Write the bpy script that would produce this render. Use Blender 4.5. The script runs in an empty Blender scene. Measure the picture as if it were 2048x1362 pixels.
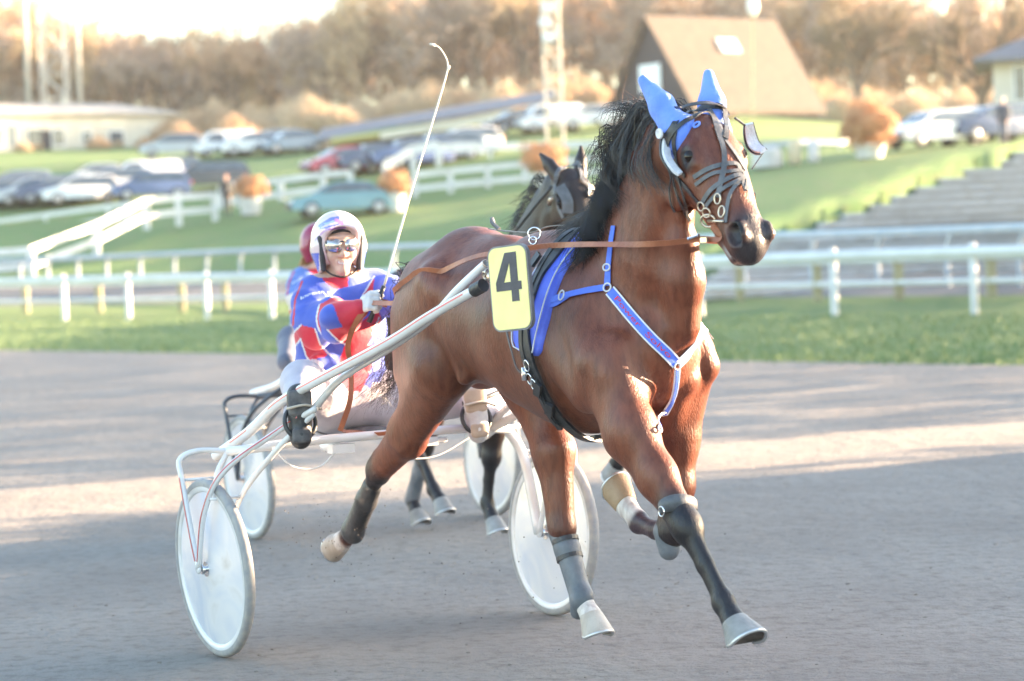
import bpy, math, random
import numpy as np
from mathutils import Vector, noise as mnoise
from mathutils.bvhtree import BVHTree
rnd = random.Random(7)
sc = bpy.context.scene
# ------------------------------------------------------------------ camera
FPX = 5000.0; CX = 1024.0; CY = 681.0; CAMH = 1.5
PITCH = math.atan(161 / FPX); ROLL = .042
_f = np.array([0, math.cos(PITCH), -math.sin(PITCH)]); _u0 = np.array([0, math.sin(PITCH), math.cos(PITCH)]); _r0 = np.array([1., 0, 0])
RV = math.cos(ROLL) * _r0 - math.sin(ROLL) * _u0; UV = math.sin(ROLL) * _r0 + math.cos(ROLL) * _u0; FV = _f
CAM = np.array([0, 0, CAMH])
cd = bpy.data.cameras.new("camera"); cam = bpy.data.objects.new("camera", cd); sc.collection.objects.link(cam)
from mathutils import Matrix
cam.matrix_world = Matrix(((RV[0], UV[0], -FV[0], 0), (RV[1], UV[1], -FV[1], 0), (RV[2], UV[2], -FV[2], CAMH), (0, 0, 0, 1)))
cd.sensor_width = 36; cd.lens = 36 * FPX / 2048; cd.clip_end = 3000
cd.dof.use_dof = True; cd.dof.focus_distance = 8.9; cd.dof.aperture_fstop = 2.7
sc.camera = cam
# ------------------------------------------------------------------ light
SUNV = np.array([.945, .30, .168]); SUNV /= np.linalg.norm(SUNV)
w = bpy.data.worlds.new("World"); sc.world = w; w.use_nodes = True
nt = w.node_tree; sky = nt.nodes.new('ShaderNodeTexSky'); sky.sky_type = 'NISHITA'; sky.sun_disc = False
sky.sun_elevation = math.asin(SUNV[2]); sky.sun_rotation = math.atan2(SUNV[0], SUNV[1])
sky.air_density = 1.0; sky.dust_density = 1.0; sky.ozone_density = 1.0
nt.links.new(sky.outputs[0], nt.nodes['Background'].inputs[0]); nt.nodes['Background'].inputs[1].default_value = .10
sl = bpy.data.lights.new("sun", 'SUN'); sl.energy = 5.0; sl.angle = math.radians(.5); sl.color = (1, .72, .46)
so = bpy.data.objects.new("sun", sl); sc.collection.objects.link(so)
so.rotation_euler = Vector(-SUNV).to_track_quat('-Z', 'Y').to_euler(); so.location = (30, 0, 30)
sc.view_settings.view_transform = 'Standard'; sc.view_settings.look = 'None'; sc.view_settings.gamma = 1
sc.view_settings.exposure = 3.3
# ------------------------------------------------------------------ helpers
def ray(x, y): return FV + (x - CX) / FPX * RV + (CY - y) / FPX * UV
def proj(P):
    v = np.asarray(P) - CAM; d = v @ FV
    return np.stack([CX + FPX * (v @ RV) / d, CY - FPX * (v @ UV) / d], -1)
def D(x, y, d):                    # world point at distance d (along +Y) behind that pixel of the photograph
    r = ray(x, y); return CAM + r * d / r[1]
class Frame:                       # local axes: x forward, y to the horse's left, z up
    def __init__(s, o, deg):
        s.o = np.array([o[0], o[1], 0.]); s.ang = math.radians(deg); c, n = math.cos(s.ang), math.sin(s.ang)
        s.h = np.array([c, n, 0]); s.a = np.array([-n, c, 0])
    def Q(s, x, y, w):
        d = ray(x, y); t = ((s.o - CAM) @ s.a + w) / (d @ s.a); P = CAM + t * d - s.o; return np.array([P @ s.h, P @ s.a, P[2]])
    def T(s, x, y, t0):
        d = ray(x, y); t = ((s.o - CAM) @ s.h + t0) / (d @ s.h); P = CAM + t * d - s.o; return np.array([P @ s.h, P @ s.a, P[2]])
    def W(s, P): P = np.asarray(P, float); return s.o + P[..., :1] * s.h + P[..., 1:2] * s.a + P[..., 2:] * np.array([0, 0, 1.])
    def L(s, P): P = np.asarray(P, float) - s.o; return np.stack([P @ s.h, P @ s.a, P[..., 2]], -1)
WORLD = Frame((0, 0), 0)
class Thing:
    def __init__(s, name, label, cat, frame=WORLD, base=(0, 0, 0), group=None, kind=None):
        o = bpy.data.objects.new(name, None); sc.collection.objects.link(o); s.ob = o; s.fr = frame; s.base = np.array(base, float)
        o.empty_display_size = .1
        o.location = frame.W(s.base); o.rotation_euler = (0, 0, frame.ang); tag(o, label, cat, group, kind)
def tag(o, label=None, cat=None, group=None, kind=None):
    if label: o['label'] = label
    if cat: o['category'] = cat
    if group: o['group'] = group
    if kind: o['kind'] = kind
    return o
def mkobj(name, V, Fc, mats, parent=None, frame=WORLD, base=None, smooth=False, mi=None, cols=None, auto=None):
    """link one mesh; V in frame coordinates. parent: Thing, or object whose origin is the thing's base"""
    V = np.asarray(V, float).reshape(-1, 3)
    if isinstance(parent, Thing): b = parent.base; frame = parent.fr; par = parent.ob
    elif parent is not None: b = np.array(parent['_b']); par = parent
    else:
        par = None; b = np.array(base, float) if base is not None else np.array([*(V.min(0) + V.max(0))[:2] / 2, V[:, 2].min()])
    me = bpy.data.meshes.new(name); me.from_pydata((V - b).tolist(), [], Fc if isinstance(Fc, list) else Fc.tolist())
    if not isinstance(mats, (list, tuple)): mats = [mats]
    for m in mats: me.materials.append(m)
    if mi is not None: me.polygons.foreach_set('material_index', mi)
    if smooth: me.polygons.foreach_set('use_smooth', [True] * len(me.polygons))
    if cols is not None:
        a = me.color_attributes.new('coat', 'FLOAT_COLOR', 'POINT'); c = np.ones((len(V), 4), np.float32); c[:, :3] = cols
        a.data.foreach_set('color', c.ravel())
    if auto is not None:
        me.polygons.foreach_set('use_smooth', [True] * len(me.polygons)); me.set_sharp_from_angle(angle=math.radians(auto))
    me.update()
    o = bpy.data.objects.new(name, me); sc.collection.objects.link(o)
    if par is not None: o.parent = par
    else: o.location = frame.W(b); o.rotation_euler = (0, 0, frame.ang)
    o['_b'] = b.tolist()
    return o
def nrm(v): v = np.asarray(v, float); return v / (np.linalg.norm(v, axis=-1, keepdims=True) + 1e-12)
def spline(P, n=8):
    P = np.asarray(P, float)
    if len(P) < 3: 
        t = np.linspace(0, 1, n + 1)[:, None]; return P[0] * (1 - t) + P[1] * t
    E = np.vstack([2 * P[0] - P[1], P, 2 * P[-1] - P[-2]]); out = []
    for i in range(1, len(E) - 2):
        for k in range(n):
            t = k / n; a, b, c, d = E[i - 1:i + 3]
            out.append(.5 * ((2 * b) + (c - a) * t + (2 * a - 5 * b + 4 * c - d) * t * t + (3 * b - 3 * c + d - a) * t ** 3))
    out.append(P[-1]); return np.array(out)
class MB:
    def __init__(s): s.v = []; s.f = []; s.m = []; s.n = 0
    def add(s, V, Fc, mi=0):
        V = np.asarray(V, float).reshape(-1, 3); s.v.append(V); s.f += [[i + s.n for i in q] for q in Fc]; s.m += [mi] * len(Fc); s.n += len(V); return s
    def box(s, c, size, ax=None, mi=0, bev=0):
        c = np.asarray(c, float); h = np.asarray(size, float) / 2
        A = np.eye(3) if ax is None else np.asarray(ax, float)
        V = [c + (sx * h[0]) * A[0] + (sy * h[1]) * A[1] + (sz * h[2]) * A[2] for sx in (-1, 1) for sy in (-1, 1) for sz in (-1, 1)]
        return s.add(V, [(0, 1, 3, 2), (4, 6, 7, 5), (0, 4, 5, 1), (2, 3, 7, 6), (0, 2, 6, 4), (1, 5, 7, 3)], mi)
    def tube(s, P, r, n=10, caps=True, mi=0, flat=None):
        P = np.asarray(P, float); N = len(P); r = np.broadcast_to(np.asarray(r, float), (N,))
        T = nrm(np.gradient(P, axis=0)); ref = np.array([0, 0, 1.]) if abs(T[0][2]) < .9 else np.array([1., 0, 0])
        u = nrm(np.cross(T[0], ref)); V = []
        for i in range(N):
            u = nrm(u - (u @ T[i]) * T[i]); w_ = np.cross(T[i], u)
            for k in range(n):
                a = 2 * math.pi * k / n; V.append(P[i] + r[i] * (math.cos(a) * u + math.sin(a) * w_ * (flat or 1)))
        Fc = [(i * n + k, i * n + (k + 1) % n, (i + 1) * n + (k + 1) % n, (i + 1) * n + k) for i in range(N - 1) for k in range(n)]
        if caps: Fc += [tuple(range(n))[::-1], tuple((N - 1) * n + k for k in range(n))]
        return s.add(V, Fc, mi)
    def lathe(s, prof, c, ax, n=48, mi=0, ref=None):       # prof: list of (axial, radius)
        c = np.asarray(c, float); ax = nrm(ax); ref = np.array([0, 0, 1.]) if ref is None and abs(ax[2]) < .9 else (np.array([1., 0, 0]) if ref is None else ref)
        u = nrm(np.cross(ax, ref)); v = np.cross(ax, u); V = []
        for (z, r) in prof:
            for k in range(n):
                a = 2 * math.pi * k / n; V.append(c + ax * z + r * (math.cos(a) * u + math.sin(a) * v))
        Fc = [(i * n + k, i * n + (k + 1) % n, (i + 1) * n + (k + 1) % n, (i + 1) * n + k) for i in range(len(prof) - 1) for k in range(n)]
        return s.add(V, Fc, mi)
    def ribbon(s, P, wd, th, Nn, mi=0):                   # flat band along P with normals Nn
        P = np.asarray(P, float); Nn = nrm(Nn); N = len(P); T = nrm(np.gradient(P, axis=0)); S = nrm(np.cross(T, Nn)); wd = np.broadcast_to(np.asarray(wd, float), (N,))[:, None]
        Nn = nrm(np.cross(S, T))
        V = np.stack([P - S * wd / 2, P + S * wd / 2, P + S * wd / 2 + Nn * th, P - S * wd / 2 + Nn * th], 1).reshape(-1, 3)
        Fc = [(i * 4 + k, i * 4 + (k + 1) % 4, (i + 1) * 4 + (k + 1) % 4, (i + 1) * 4 + k) for i in range(N - 1) for k in range(4)]
        Fc += [(3, 2, 1, 0), tuple((N - 1) * 4 + k for k in range(4))]
        return s.add(V, Fc, mi)
    def torus(s, c, ax, R, r, n=20, k=6, mi=0, sq=1):
        ax = nrm(ax); u = nrm(np.cross(ax, [0, 0, 1.] if abs(ax[2]) < .9 else [1., 0, 0])); v = np.cross(ax, u)
        a = np.linspace(0, 2 * math.pi, n + 1); P = np.asarray(c) + R * (np.cos(a)[:, None] * u + sq * np.sin(a)[:, None] * v)
        return s.tube(P, r, k, False, mi)
    def ell(s, c, r, ax=None, n=14, m=9, mi=0):
        A = np.eye(3) if ax is None else np.asarray(ax, float); r = np.broadcast_to(r, (3,)); V = []
        for i in range(m + 1):
            th = math.pi * i / m
            for k in range(n):
                ph = 2 * math.pi * k / n
                V.append(np.asarray(c) + r[0] * math.sin(th) * math.cos(ph) * A[0] + r[1] * math.sin(th) * math.sin(ph) * A[1] + r[2] * math.cos(th) * A[2])
        return s.add(V, [(i * n + k, (i + 1) * n + k, (i + 1) * n + (k + 1) % n, i * n + (k + 1) % n) for i in range(m) for k in range(n)], mi)
    def build(s, name, mats, parent=None, **kw):
        return mkobj(name, np.vstack(s.v), s.f, mats, parent, mi=s.m if isinstance(mats, (list, tuple)) else None, **kw)
# ---- signed distance modelling of bodies -----------------------------------
class SDF:
    def __init__(s): s.p = []
    def seg(s, a, b, ra, rb=None, k=.05, side=(0, 1, 0), sub=False):
        """tapered elliptical limb; ra = radius or (in-plane, sideways)"""
        rb = ra if rb is None else rb
        ra = np.broadcast_to(ra, (2,)).astype(float); rb = np.broadcast_to(rb, (2,)).astype(float)
        s.p.append((np.asarray(a, float), np.asarray(b, float), ra, rb, k, np.asarray(side, float), sub)); return s
    def chain(s, pts, rad, k=.05, side=(0, 1, 0)):
        for i in range(len(pts) - 1): s.seg(pts[i], pts[i + 1], rad[i], rad[i + 1], k, side)
        return s
    def ell(s, c, r, k=.05, d=(0, 0, 1), side=(0, 1, 0), sub=False):    # r = (along d, in-plane, sideways)
        c = np.asarray(c, float); d = nrm(d); e = max(r[0] - max(r[1], r[2]), 1e-4)
        return s.seg(c - d * e, c + d * e, (r[1], r[2]), (r[1], r[2]), k, side, sub)
    def mesh(s, h, smooth=2):
        lo = np.min([np.minimum(p[0], p[1]) - max(p[2].max(), p[3].max()) for p in s.p if not p[6]], 0) - 4 * h
        hi = np.max([np.maximum(p[0], p[1]) + max(p[2].max(), p[3].max()) for p in s.p if not p[6]], 0) + 4 * h
        n = np.ceil((hi - lo) / h).astype(int); Fd = np.full(n, .5, np.float32)
        ax = [(lo[i] + h * np.arange(n[i])).astype(np.float32) for i in range(3)]
        for a, b, ra, rb, k, sd, sub in s.p:
            R = max(ra.max(), rb.max()) + k * .8 + 3 * h
            i0 = np.clip(np.floor((np.minimum(a, b) - R - lo) / h).astype(int), 0, n); i1 = np.clip(np.ceil((np.maximum(a, b) + R - lo) / h).astype(int), 0, n)
            sl = tuple(slice(i0[j], i1[j]) for j in range(3))
            X, Y, Z = ax[0][sl[0]][:, None, None] - a[0], ax[1][sl[1]][None, :, None] - a[1], ax[2][sl[2]][None, None, :] - a[2]
            d = b - a; L = np.linalg.norm(d); d = d / max(L, 1e-9) if L > 1e-9 else np.array([0, 0, 1.])
            sd = sd - (sd @ d) * d
            if np.linalg.norm(sd) < 1e-3: sd = np.cross(d, [1., .3, 0])
            sd = sd / np.linalg.norm(sd); up = np.cross(d, sd)
            al = X * d[0] + Y * d[1] + Z * d[2]; t = np.clip(al / max(L, 1e-9), 0, 1); al = al - t * L
            us = X * up[0] + Y * up[1] + Z * up[2]; ss = X * sd[0] + Y * sd[1] + Z * sd[2]
            ru = ra[0] + (rb[0] - ra[0]) * t; rs = ra[1] + (rb[1] - ra[1]) * t; rm = np.minimum(ru, rs)
            q = np.sqrt((us / ru) ** 2 + (ss / rs) ** 2 + (al / rm) ** 2)
            g = np.sqrt((us / ru ** 2) ** 2 + (ss / rs ** 2) ** 2 + (al / rm ** 2) ** 2) + 1e-6
            dd = (q * (q - 1) / g).astype(np.float32); dd = np.where(q < .3, -rm * .7, dd)
            o = Fd[sl]
            if sub: dd = -dd; hh = np.maximum(k - np.abs(o - dd), 0) / k; Fd[sl] = np.maximum(o, dd) + hh * hh * k * .25
            else: hh = np.maximum(k - np.abs(o - dd), 0) / k; Fd[sl] = np.minimum(o, dd) - hh * hh * k * .25
        V, Q = surfnet(Fd, lo, h)
        for _ in range(smooth): V = lap(V, Q)
        return V, Q
def surfnet(Fd, lo, h):
    ins = Fd < 0; c = np.zeros(np.array(Fd.shape) - 1, np.int8)
    for i in (0, 1):
        for j in (0, 1):
            for k in (0, 1): c += ins[i:Fd.shape[0] - 1 + i, j:Fd.shape[1] - 1 + j, k:Fd.shape[2] - 1 + k]
    act = (c > 0) & (c < 8); idx = np.full(act.shape, -1, np.int64); I = np.argwhere(act); idx[act] = np.arange(len(I))
    acc = np.zeros((len(I), 3)); cnt = np.zeros(len(I))
    cr = [(i, j, k) for i in (0, 1) for j in (0, 1) for k in (0, 1)]
    for a in cr:
        for d in range(3):
            if a[d]: continue
            b = list(a); b[d] = 1
            fa = Fd[I[:, 0] + a[0], I[:, 1] + a[1], I[:, 2] + a[2]]; fb = Fd[I[:, 0] + b[0], I[:, 1] + b[1], I[:, 2] + b[2]]
            m = (fa < 0) != (fb < 0); t = np.where(m, fa / np.where(m, fa - fb, 1), 0)
            p = np.tile(np.array(a, float), (len(I), 1)); p[:, d] += t; acc[m] += p[m]; cnt[m] += 1
    V = lo + h * (I + acc / cnt[:, None]); Q = []
    for d in range(3):
        e1, e2 = (d + 1) % 3, (d + 2) % 3
        A = ins; s0 = [slice(None)] * 3; s1 = [slice(None)] * 3; s0[d] = slice(0, -1); s1[d] = slice(1, None)
        x = A[tuple(s0)] != A[tuple(s1)]; E = np.argwhere(x)
        E = E[(E[:, e1] > 0) & (E[:, e2] > 0) & (E[:, e1] < Fd.shape[e1] - 1) & (E[:, e2] < Fd.shape[e2] - 1)]
        def g(a, b):
            P = E.copy(); P[:, e1] -= a; P[:, e2] -= b; return idx[P[:, 0], P[:, 1], P[:, 2]]
        q = np.stack([g(1, 1), g(0, 1), g(0, 0), g(1, 0)], 1); fl = ~A[E[:, 0], E[:, 1], E[:, 2]]
        q[fl] = q[fl][:, ::-1]; Q.append(q)
    Q = np.vstack(Q); return V, Q[(Q >= 0).all(1)]
def lap(V, Q, f=.5):
    acc = np.zeros_like(V); cnt = np.zeros(len(V))
    for a, b in ((0, 1), (1, 2), (2, 3), (3, 0)):
        for i, j in ((a, b), (b, a)):
            np.add.at(acc, Q[:, i], V[Q[:, j]]); np.add.at(cnt, Q[:, i], 1)
    return V + f * (acc / np.maximum(cnt, 1)[:, None] - V)
# ---- materials --------------------------------------------------------------
def mat(name, col, rough=.6, col2=None, scale=8, bump=0, bscale=60, metal=0, spec=.5, coat=0, sheen=0, attr=False, det=4, lo=.35, hi=.65, stretch=None, dist=.01, aniso=None, trans=0):
    m = bpy.data.materials.new(name); m.use_nodes = True; n = m.node_tree.nodes; l = m.node_tree.links; b = n['Principled BSDF']
    b.inputs['Roughness'].default_value = rough; b.inputs['Metallic'].default_value = metal; b.inputs['Specular IOR Level'].default_value = spec
    b.inputs['Coat Weight'].default_value = coat; b.inputs['Sheen Weight'].default_value = sheen; b.inputs['Transmission Weight'].default_value = trans
    b.inputs['Base Color'].default_value = (*col, 1)
    tc = n.new('ShaderNodeTexCoord'); mp = n.new('ShaderNodeMapping'); l.new(tc.outputs['Object'], mp.inputs[0])
    if stretch: mp.inputs['Scale'].default_value = stretch
    src = None
    if attr: a = n.new('ShaderNodeAttribute'); a.attribute_name = 'coat'; src = a.outputs['Color']
    if col2 is not None or attr:
        t = n.new('ShaderNodeTexNoise'); t.inputs['Scale'].default_value = scale; t.inputs['Detail'].default_value = det; l.new(mp.outputs[0], t.inputs['Vector'])
        r = n.new('ShaderNodeMapRange'); r.inputs[1].default_value = lo; r.inputs[2].default_value = hi; l.new(t.outputs['Fac'], r.inputs[0])
        mx = n.new('ShaderNodeMix'); mx.data_type = 'RGBA'; l.new(r.outputs[0], mx.inputs[0])
        if attr:
            mx.blend_type = 'MULTIPLY'; l.new(src, mx.inputs[6]); c2 = col2 or (.8, .8, .8); mx.inputs[7].default_value = (*c2, 1)
        else: mx.inputs[6].default_value = (*col, 1); mx.inputs[7].default_value = (*col2, 1)
        l.new(mx.outputs[2], b.inputs['Base Color'])
    if bump:
        t2 = n.new('ShaderNodeTexNoise'); t2.inputs['Scale'].default_value = bscale; t2.inputs['Detail'].default_value = 5; l.new(mp.outputs[0], t2.inputs['Vector'])
        bp = n.new('ShaderNodeBump'); bp.inputs['Strength'].default_value = bump; bp.inputs['Distance'].default_value = dist; l.new(t2.outputs['Fac'], bp.inputs['Height']); l.new(bp.outputs[0], b.inputs['Normal'])
    return m
M = {}
M['coat'] = mat('coat', (1, 1, 1), .42, (.58, .50, .50), 42, .55, 170, attr=True, stretch=(1, 1, .35), dist=.005, sheen=.0, spec=.42, det=8, lo=.40, hi=.72)
M['hair'] = mat('hair', (.008, .007, .008), .26, (.015, .012, .013), 30, spec=.9)
M['hair_red'] = mat('hair_ginger', (.16, .06, .03), .5, (.05, .025, .02), 30)  # ginger of the wisps: sun behind the hair, put into the colour
M['hoofw'] = mat('pale_hoof', (.50, .44, .38), .5, (.36, .30, .25), 14, .3, 90, stretch=(1, 1, .2))
M['hoofd'] = mat('grey_hoof', (.30, .29, .28), .5, (.20, .19, .18), 14, .3, 90)
M['sole'] = mat('hoof_sole', (.05, .045, .04), .8, (.12, .1, .09), 30, .5, 60)
M['shoe'] = mat('horseshoe_aluminium', (.55, .55, .56), .35, metal=.8)
M['bootgrey'] = mat('grey_boot_neoprene', (.085, .10, .12), .5, (.16, .17, .19), 12, .3, 60)
M['bootblack'] = mat('black_boot_leather', (.018, .019, .023), .42, (.05, .05, .055), 12, .3, 60)
M['leather'] = mat('black_leather', (.022, .024, .028), .4, (.045, .047, .052), 25, .2, 80)
M['grayleather'] = mat('worn_grey_leather', (.07, .075, .085), .45, (.12, .125, .14), 25, .2, 80)
M['tan'] = mat('tan_leather', (.36, .12, .055), .45, (.24, .075, .035), 14, .25, 70)
M['chrome'] = mat('polished_steel', (.75, .75, .77), .18, metal=1)
M['brass'] = mat('tarnished_steel', (.6, .5, .4), .3, metal=1)
M['blue'] = mat('blue_webbing', (.075, .16, .72), .6, (.10, .20, .80), 40, .3, 300)
M['bluehood'] = mat('blue_knit_hood', (.11, .23, .78), .75, (.15, .29, .86), 10, .6, 28, sheen=.3, dist=.012)
M['bluepad'] = mat('blue_saddle_pad', (.07, .12, .68), .55, (.10, .17, .78), 18, .2, 80)
M['whitep'] = mat('white_piping', (.75, .76, .80), .5, (.62, .63, .68), 20)
M['fleece'] = mat('white_fleece', (.75, .77, .82), .9, (.60, .63, .70), 60, .6, 150, sheen=.3)
M['red'] = mat('red_thread', (.70, .03, .08), .6, (.5, .03, .08), 40)
M['yellow'] = mat('yellow_plastic', (.84, .74, .32), .42, (.78, .68, .28), 12, .05, 40)
M['plateblack'] = mat('black_numeral', (.035, .035, .05), .5, (.06, .06, .08), 20)
M['plategrey'] = mat('plate_edge', (.13, .13, .15), .5, (.2, .2, .22), 20)
M['shaft'] = mat('white_enamel', (.70, .70, .72), .22, (.62, .60, .58), 7, coat=.4, lo=.45, hi=.75)
M['stripe'] = mat('red_stripe', (.62, .07, .06), .3, (.5, .05, .05), 20, coat=.3)
M['tyre'] = mat('grey_tyre', (.27, .27, .28), .7, (.36, .34, .32), 30, .2, 80)
M['rim'] = mat('white_rim', (.72, .72, .73), .3, (.62, .60, .58), 12, coat=.2)
M['eye'] = mat('dark_eye', (.008, .005, .005), .08, spec=.35)
M['blackframe'] = mat('black_frame', (.03, .035, .05), .3, (.06, .065, .08), 10, coat=.3)
M['seat'] = mat('seat_vinyl', (.05, .05, .06), .55, (.14, .13, .13), 25, .3, 60)
M['suit'] = mat('race_suit', (1, 1, 1), .62, (.80, .80, .84), 12, .35, 14, attr=True, dist=.02, lo=.4, hi=.7, sheen=.2)
M['helmet'] = mat('helmet_shell', (1, 1, 1), .2, (.93, .93, .95), 10, attr=True, coat=.6)
M['blackfoam'] = mat('helmet_lining', (.02, .02, .025), .7, (.04, .04, .05), 30)
M['blond'] = mat('blond_hair', (.55, .36, .18), .5, (.40, .25, .12), 40)
M['lens'] = mat('mirror_lens', (.62, .60, .62), .08, (.42, .38, .36), 14, metal=.85)
def disc_mat():
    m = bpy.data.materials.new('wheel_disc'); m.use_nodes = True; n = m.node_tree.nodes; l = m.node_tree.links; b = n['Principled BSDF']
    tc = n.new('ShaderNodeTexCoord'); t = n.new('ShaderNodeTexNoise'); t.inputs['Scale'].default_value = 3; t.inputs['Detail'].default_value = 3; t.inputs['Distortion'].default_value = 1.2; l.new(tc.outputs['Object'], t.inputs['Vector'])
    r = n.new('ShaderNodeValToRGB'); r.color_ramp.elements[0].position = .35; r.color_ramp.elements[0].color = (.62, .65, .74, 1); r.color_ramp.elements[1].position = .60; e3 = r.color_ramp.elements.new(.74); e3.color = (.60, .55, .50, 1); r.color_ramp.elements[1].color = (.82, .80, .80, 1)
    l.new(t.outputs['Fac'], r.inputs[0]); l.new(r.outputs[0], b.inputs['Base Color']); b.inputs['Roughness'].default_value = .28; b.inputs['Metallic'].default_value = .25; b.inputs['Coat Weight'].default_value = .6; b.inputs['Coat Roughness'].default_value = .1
    return m
M['disc'] = disc_mat()
# ================================================================== the race rig in front
RA = Frame((-.53, 10.1), -60)
Q = RA.Q; T = RA.T
def v3(*a): return np.array(a, float)
def build_sulky(fr, name, label, style, base=(0, 0, 0)):
    """two-wheeled race bike; style 'white' or 'black'"""
    fm = M['shaft'] if style == 'white' else M['blackframe']
    th = Thing(name, label, 'sulky', fr, base, 'two-wheeled racing sulkies')
    R = .35
    for sgn in (-1, 1):
        c = v3(0, .77 * sgn, R); ax = nrm(v3(0, 1, -.05 * sgn))      # slight camber
        b = MB(); prof = [(-.018, R - .028), (-.020, R - .012), (-.012, R - .002), (0, R), (.012, R - .002), (.020, R - .012), (.018, R - .028)]
        b.lathe(prof, c, ax, 72)
        wh = b.build('wheel', M['tyre'], th, smooth=True); b = MB()
        b.lathe([(-.016, R - .026), (-.017, R - .045), (-.010, R - .052), (.010, R - .052), (.017, R - .045), (.016, R - .026)], c, ax, 72)
        b.build('rim', M['rim'], wh, smooth=True); b = MB()
        b.lathe([(-.034, .0), (-.034, .03), (-.03, .05), (-.022, .12), (-.011, R - .05)], c, ax, 72); b.lathe([(.011, R - .05), (.022, .12), (.03, .05), (.034, .03), (.034, 0)], c, ax, 72)
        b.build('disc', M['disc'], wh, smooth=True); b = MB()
        b.lathe([(-.055, 0), (-.055, .018), (-.048, .02), (-.046, .012), (-.036, .012), (-.036, .03), (-.033, .03)], c, ax, 20); b.lathe([(.033, .03), (.036, .03), (.036, .012), (.046, .012), (.048, .02), (.055, .018), (.055, 0)], c, ax, 20)
        b.build('hub', M['chrome'], wh, auto=40)
        # fork: outer V and inner V meeting at the axle ends
        o = sgn; yo, yi = .77 * o + .066 * o, .77 * o - .066 * o; zc = .80
        b = MB()
        b.tube(spline([v3(-.12, .62 * o, .79), v3(-.14, .76 * o, .80), v3(-.15, yo - .005 * o, .77), v3(-.13, yo, .70), v3(-.06, yo, .50), v3(0, yo, R)], 7), .0115, 10)
        b.tube(spline([v3(.42, .50 * o, .97), v3(.27, .60 * o, .88), v3(.17, .78 * o, .74), v3(.08, yo - .002 * o, .58), v3(0, yo, R)], 8), .0115, 10)
        b.tube(spline([v3(-.12, .64 * o, .79), v3(-.10, yi, .66), v3(0, yi, R)], 7), .0115 if o < 0 else .022, 10)
        b.tube(spline([v3(.40, .50 * o, .95), v3(.24, .60 * o, .80), v3(.10, yi, .60), v3(0, yi, R)], 8), .0115, 10)
        b.tube([v3(-.135, yo, .69), v3(-.12, yi, .69)], .006, 8); b.tube([v3(.12, yo - .01 * o, .63), v3(.13, yi, .63)], .006, 8)
        b.ell(v3(0, yo, R), (.018, .010, .018)); b.ell(v3(0, yi, R), (.018, .010, .018))
        b.build('fork', fm, th, smooth=True)
        if style == 'white':
            b = MB()
            for P in ([v3(-.13, yo, .70), v3(-.06, yo, .50), v3(-.01, yo, R + .03)], [v3(.36, .545 * o, .935), v3(.27, .60 * o, .88), v3(.17, .78 * o, .74), v3(.08, yo - .002 * o, .58), v3(.01, yo, R + .03)]):
                P = spline(P, 8); b.ribbon(P + v3(.004, .0118 * o, .002), .0045, .001, np.tile(v3(.1, o, 0), (len(P), 1)))
            b.build('stripe', M['stripe'], th)
        # shaft
        tip = v3(1.505, .38 * o, 1.47) if o > 0 else Q(957, 576, -.40)
        if o < 0: P = [Q(432, 912, -.60), Q(500, 862, -.57), Q(558, 807, -.545), Q(632, 763, -.52), Q(775, 686, -.47), Q(860, 632, -.44), tip]
        else: P = [v3(-.25, .60, .76), v3(.05, .585, .87), v3(.45, .56, 1.05), v3(.95, .50, 1.25), v3(1.3, .44, 1.40), tip]
        if style != 'white': P = [v3(-.30, .60 * o, .80), v3(.05, .57 * o, .87), v3(.45, .54 * o, 1.05), v3(.9, .49 * o, 1.25), v3(1.5, .40 * o, 1.47)]
        P = spline(P, 8); b = MB(); b.tube(P, np.linspace(.0215, .0175, len(P)), 14)
        sh = b.build('shaft', M['shaft'], th, auto=50)
        if style == 'white':
            b = MB(); k = len(P); Np = np.tile(nrm(v3(.35, o, .25)), (k, 1)); off = Np * np.linspace(.0217, .0177, k)[:, None]
            i0 = int(.30 * k); b.ribbon((P + off)[i0:k - 2], .006, .001, Np[i0:k - 2]); b.ribbon((P + off)[int(.1 * k):int(.19 * k)], .006, .001, Np[int(.1 * k):int(.19 * k)])
            b.build('stripe', M['stripe'], sh)
            b = MB(); t_ = nrm(P[-1] - P[-4]); b.tube([P[-1] - t_ * .028, P[-1] + t_ * .03], .0235, 14); b.build('rubber_cap', M['leather'], sh, auto=50)
            b = MB()
            if o < 0: P2 = [Q(586, 872, -.50), Q(639, 804, -.47), Q(687, 754, -.455), Q(775, 699, -.44), Q(859, 640, -.41), Q(915, 580, -.39), Q(972, 527, -.38)]
            else: P2 = [v3(.02, .50, .84), v3(.3, .48, .97), v3(.8, .44, 1.17), v3(1.25, .40, 1.36), v3(1.55, .37, 1.52)]
            P2 = spline(P2, 8); b.tube(P2, .0150, 12, False); b.tube(P2, .0115, 12, False); n_ = 12
            b.build('inner_stay', M['shaft'], th, smooth=True)
            b = MB(); e = P2[-1]; b.torus(e, P2[-1] - P2[-2], .0132, .0022, 18, 6); b.build('tube_end', M['brass'], th, smooth=True)
            # link hardware between shaft and harness
            b = MB(); c0 = (P[-1] + P2[-1]) / 2 + v3(.02, 0, 0); b.torus(c0, v3(0, 1, .3), .014, .004); b.torus(c0 + v3(.02, .0, .01), v3(1, .2, 0), .013, .004); b.ell(c0 + v3(.045, .0, -.005), (.02, .018, .02)); b.tube([c0, c0 + v3(.05, 0, 0)], .007, 8)
            b.build('shaft_coupling', M['brass'], th, smooth=True)
    # crossbar, seat, footrests
    b = MB(); cb = spline([v3(-.12, -.64, .79), v3(-.04, -.56, .80), v3(0, -.3, .815), v3(0, .3, .815), v3(-.02, .56, .80), v3(-.12, .64, .79)], 8); b.tube(cb, .0185, 12)
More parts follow.
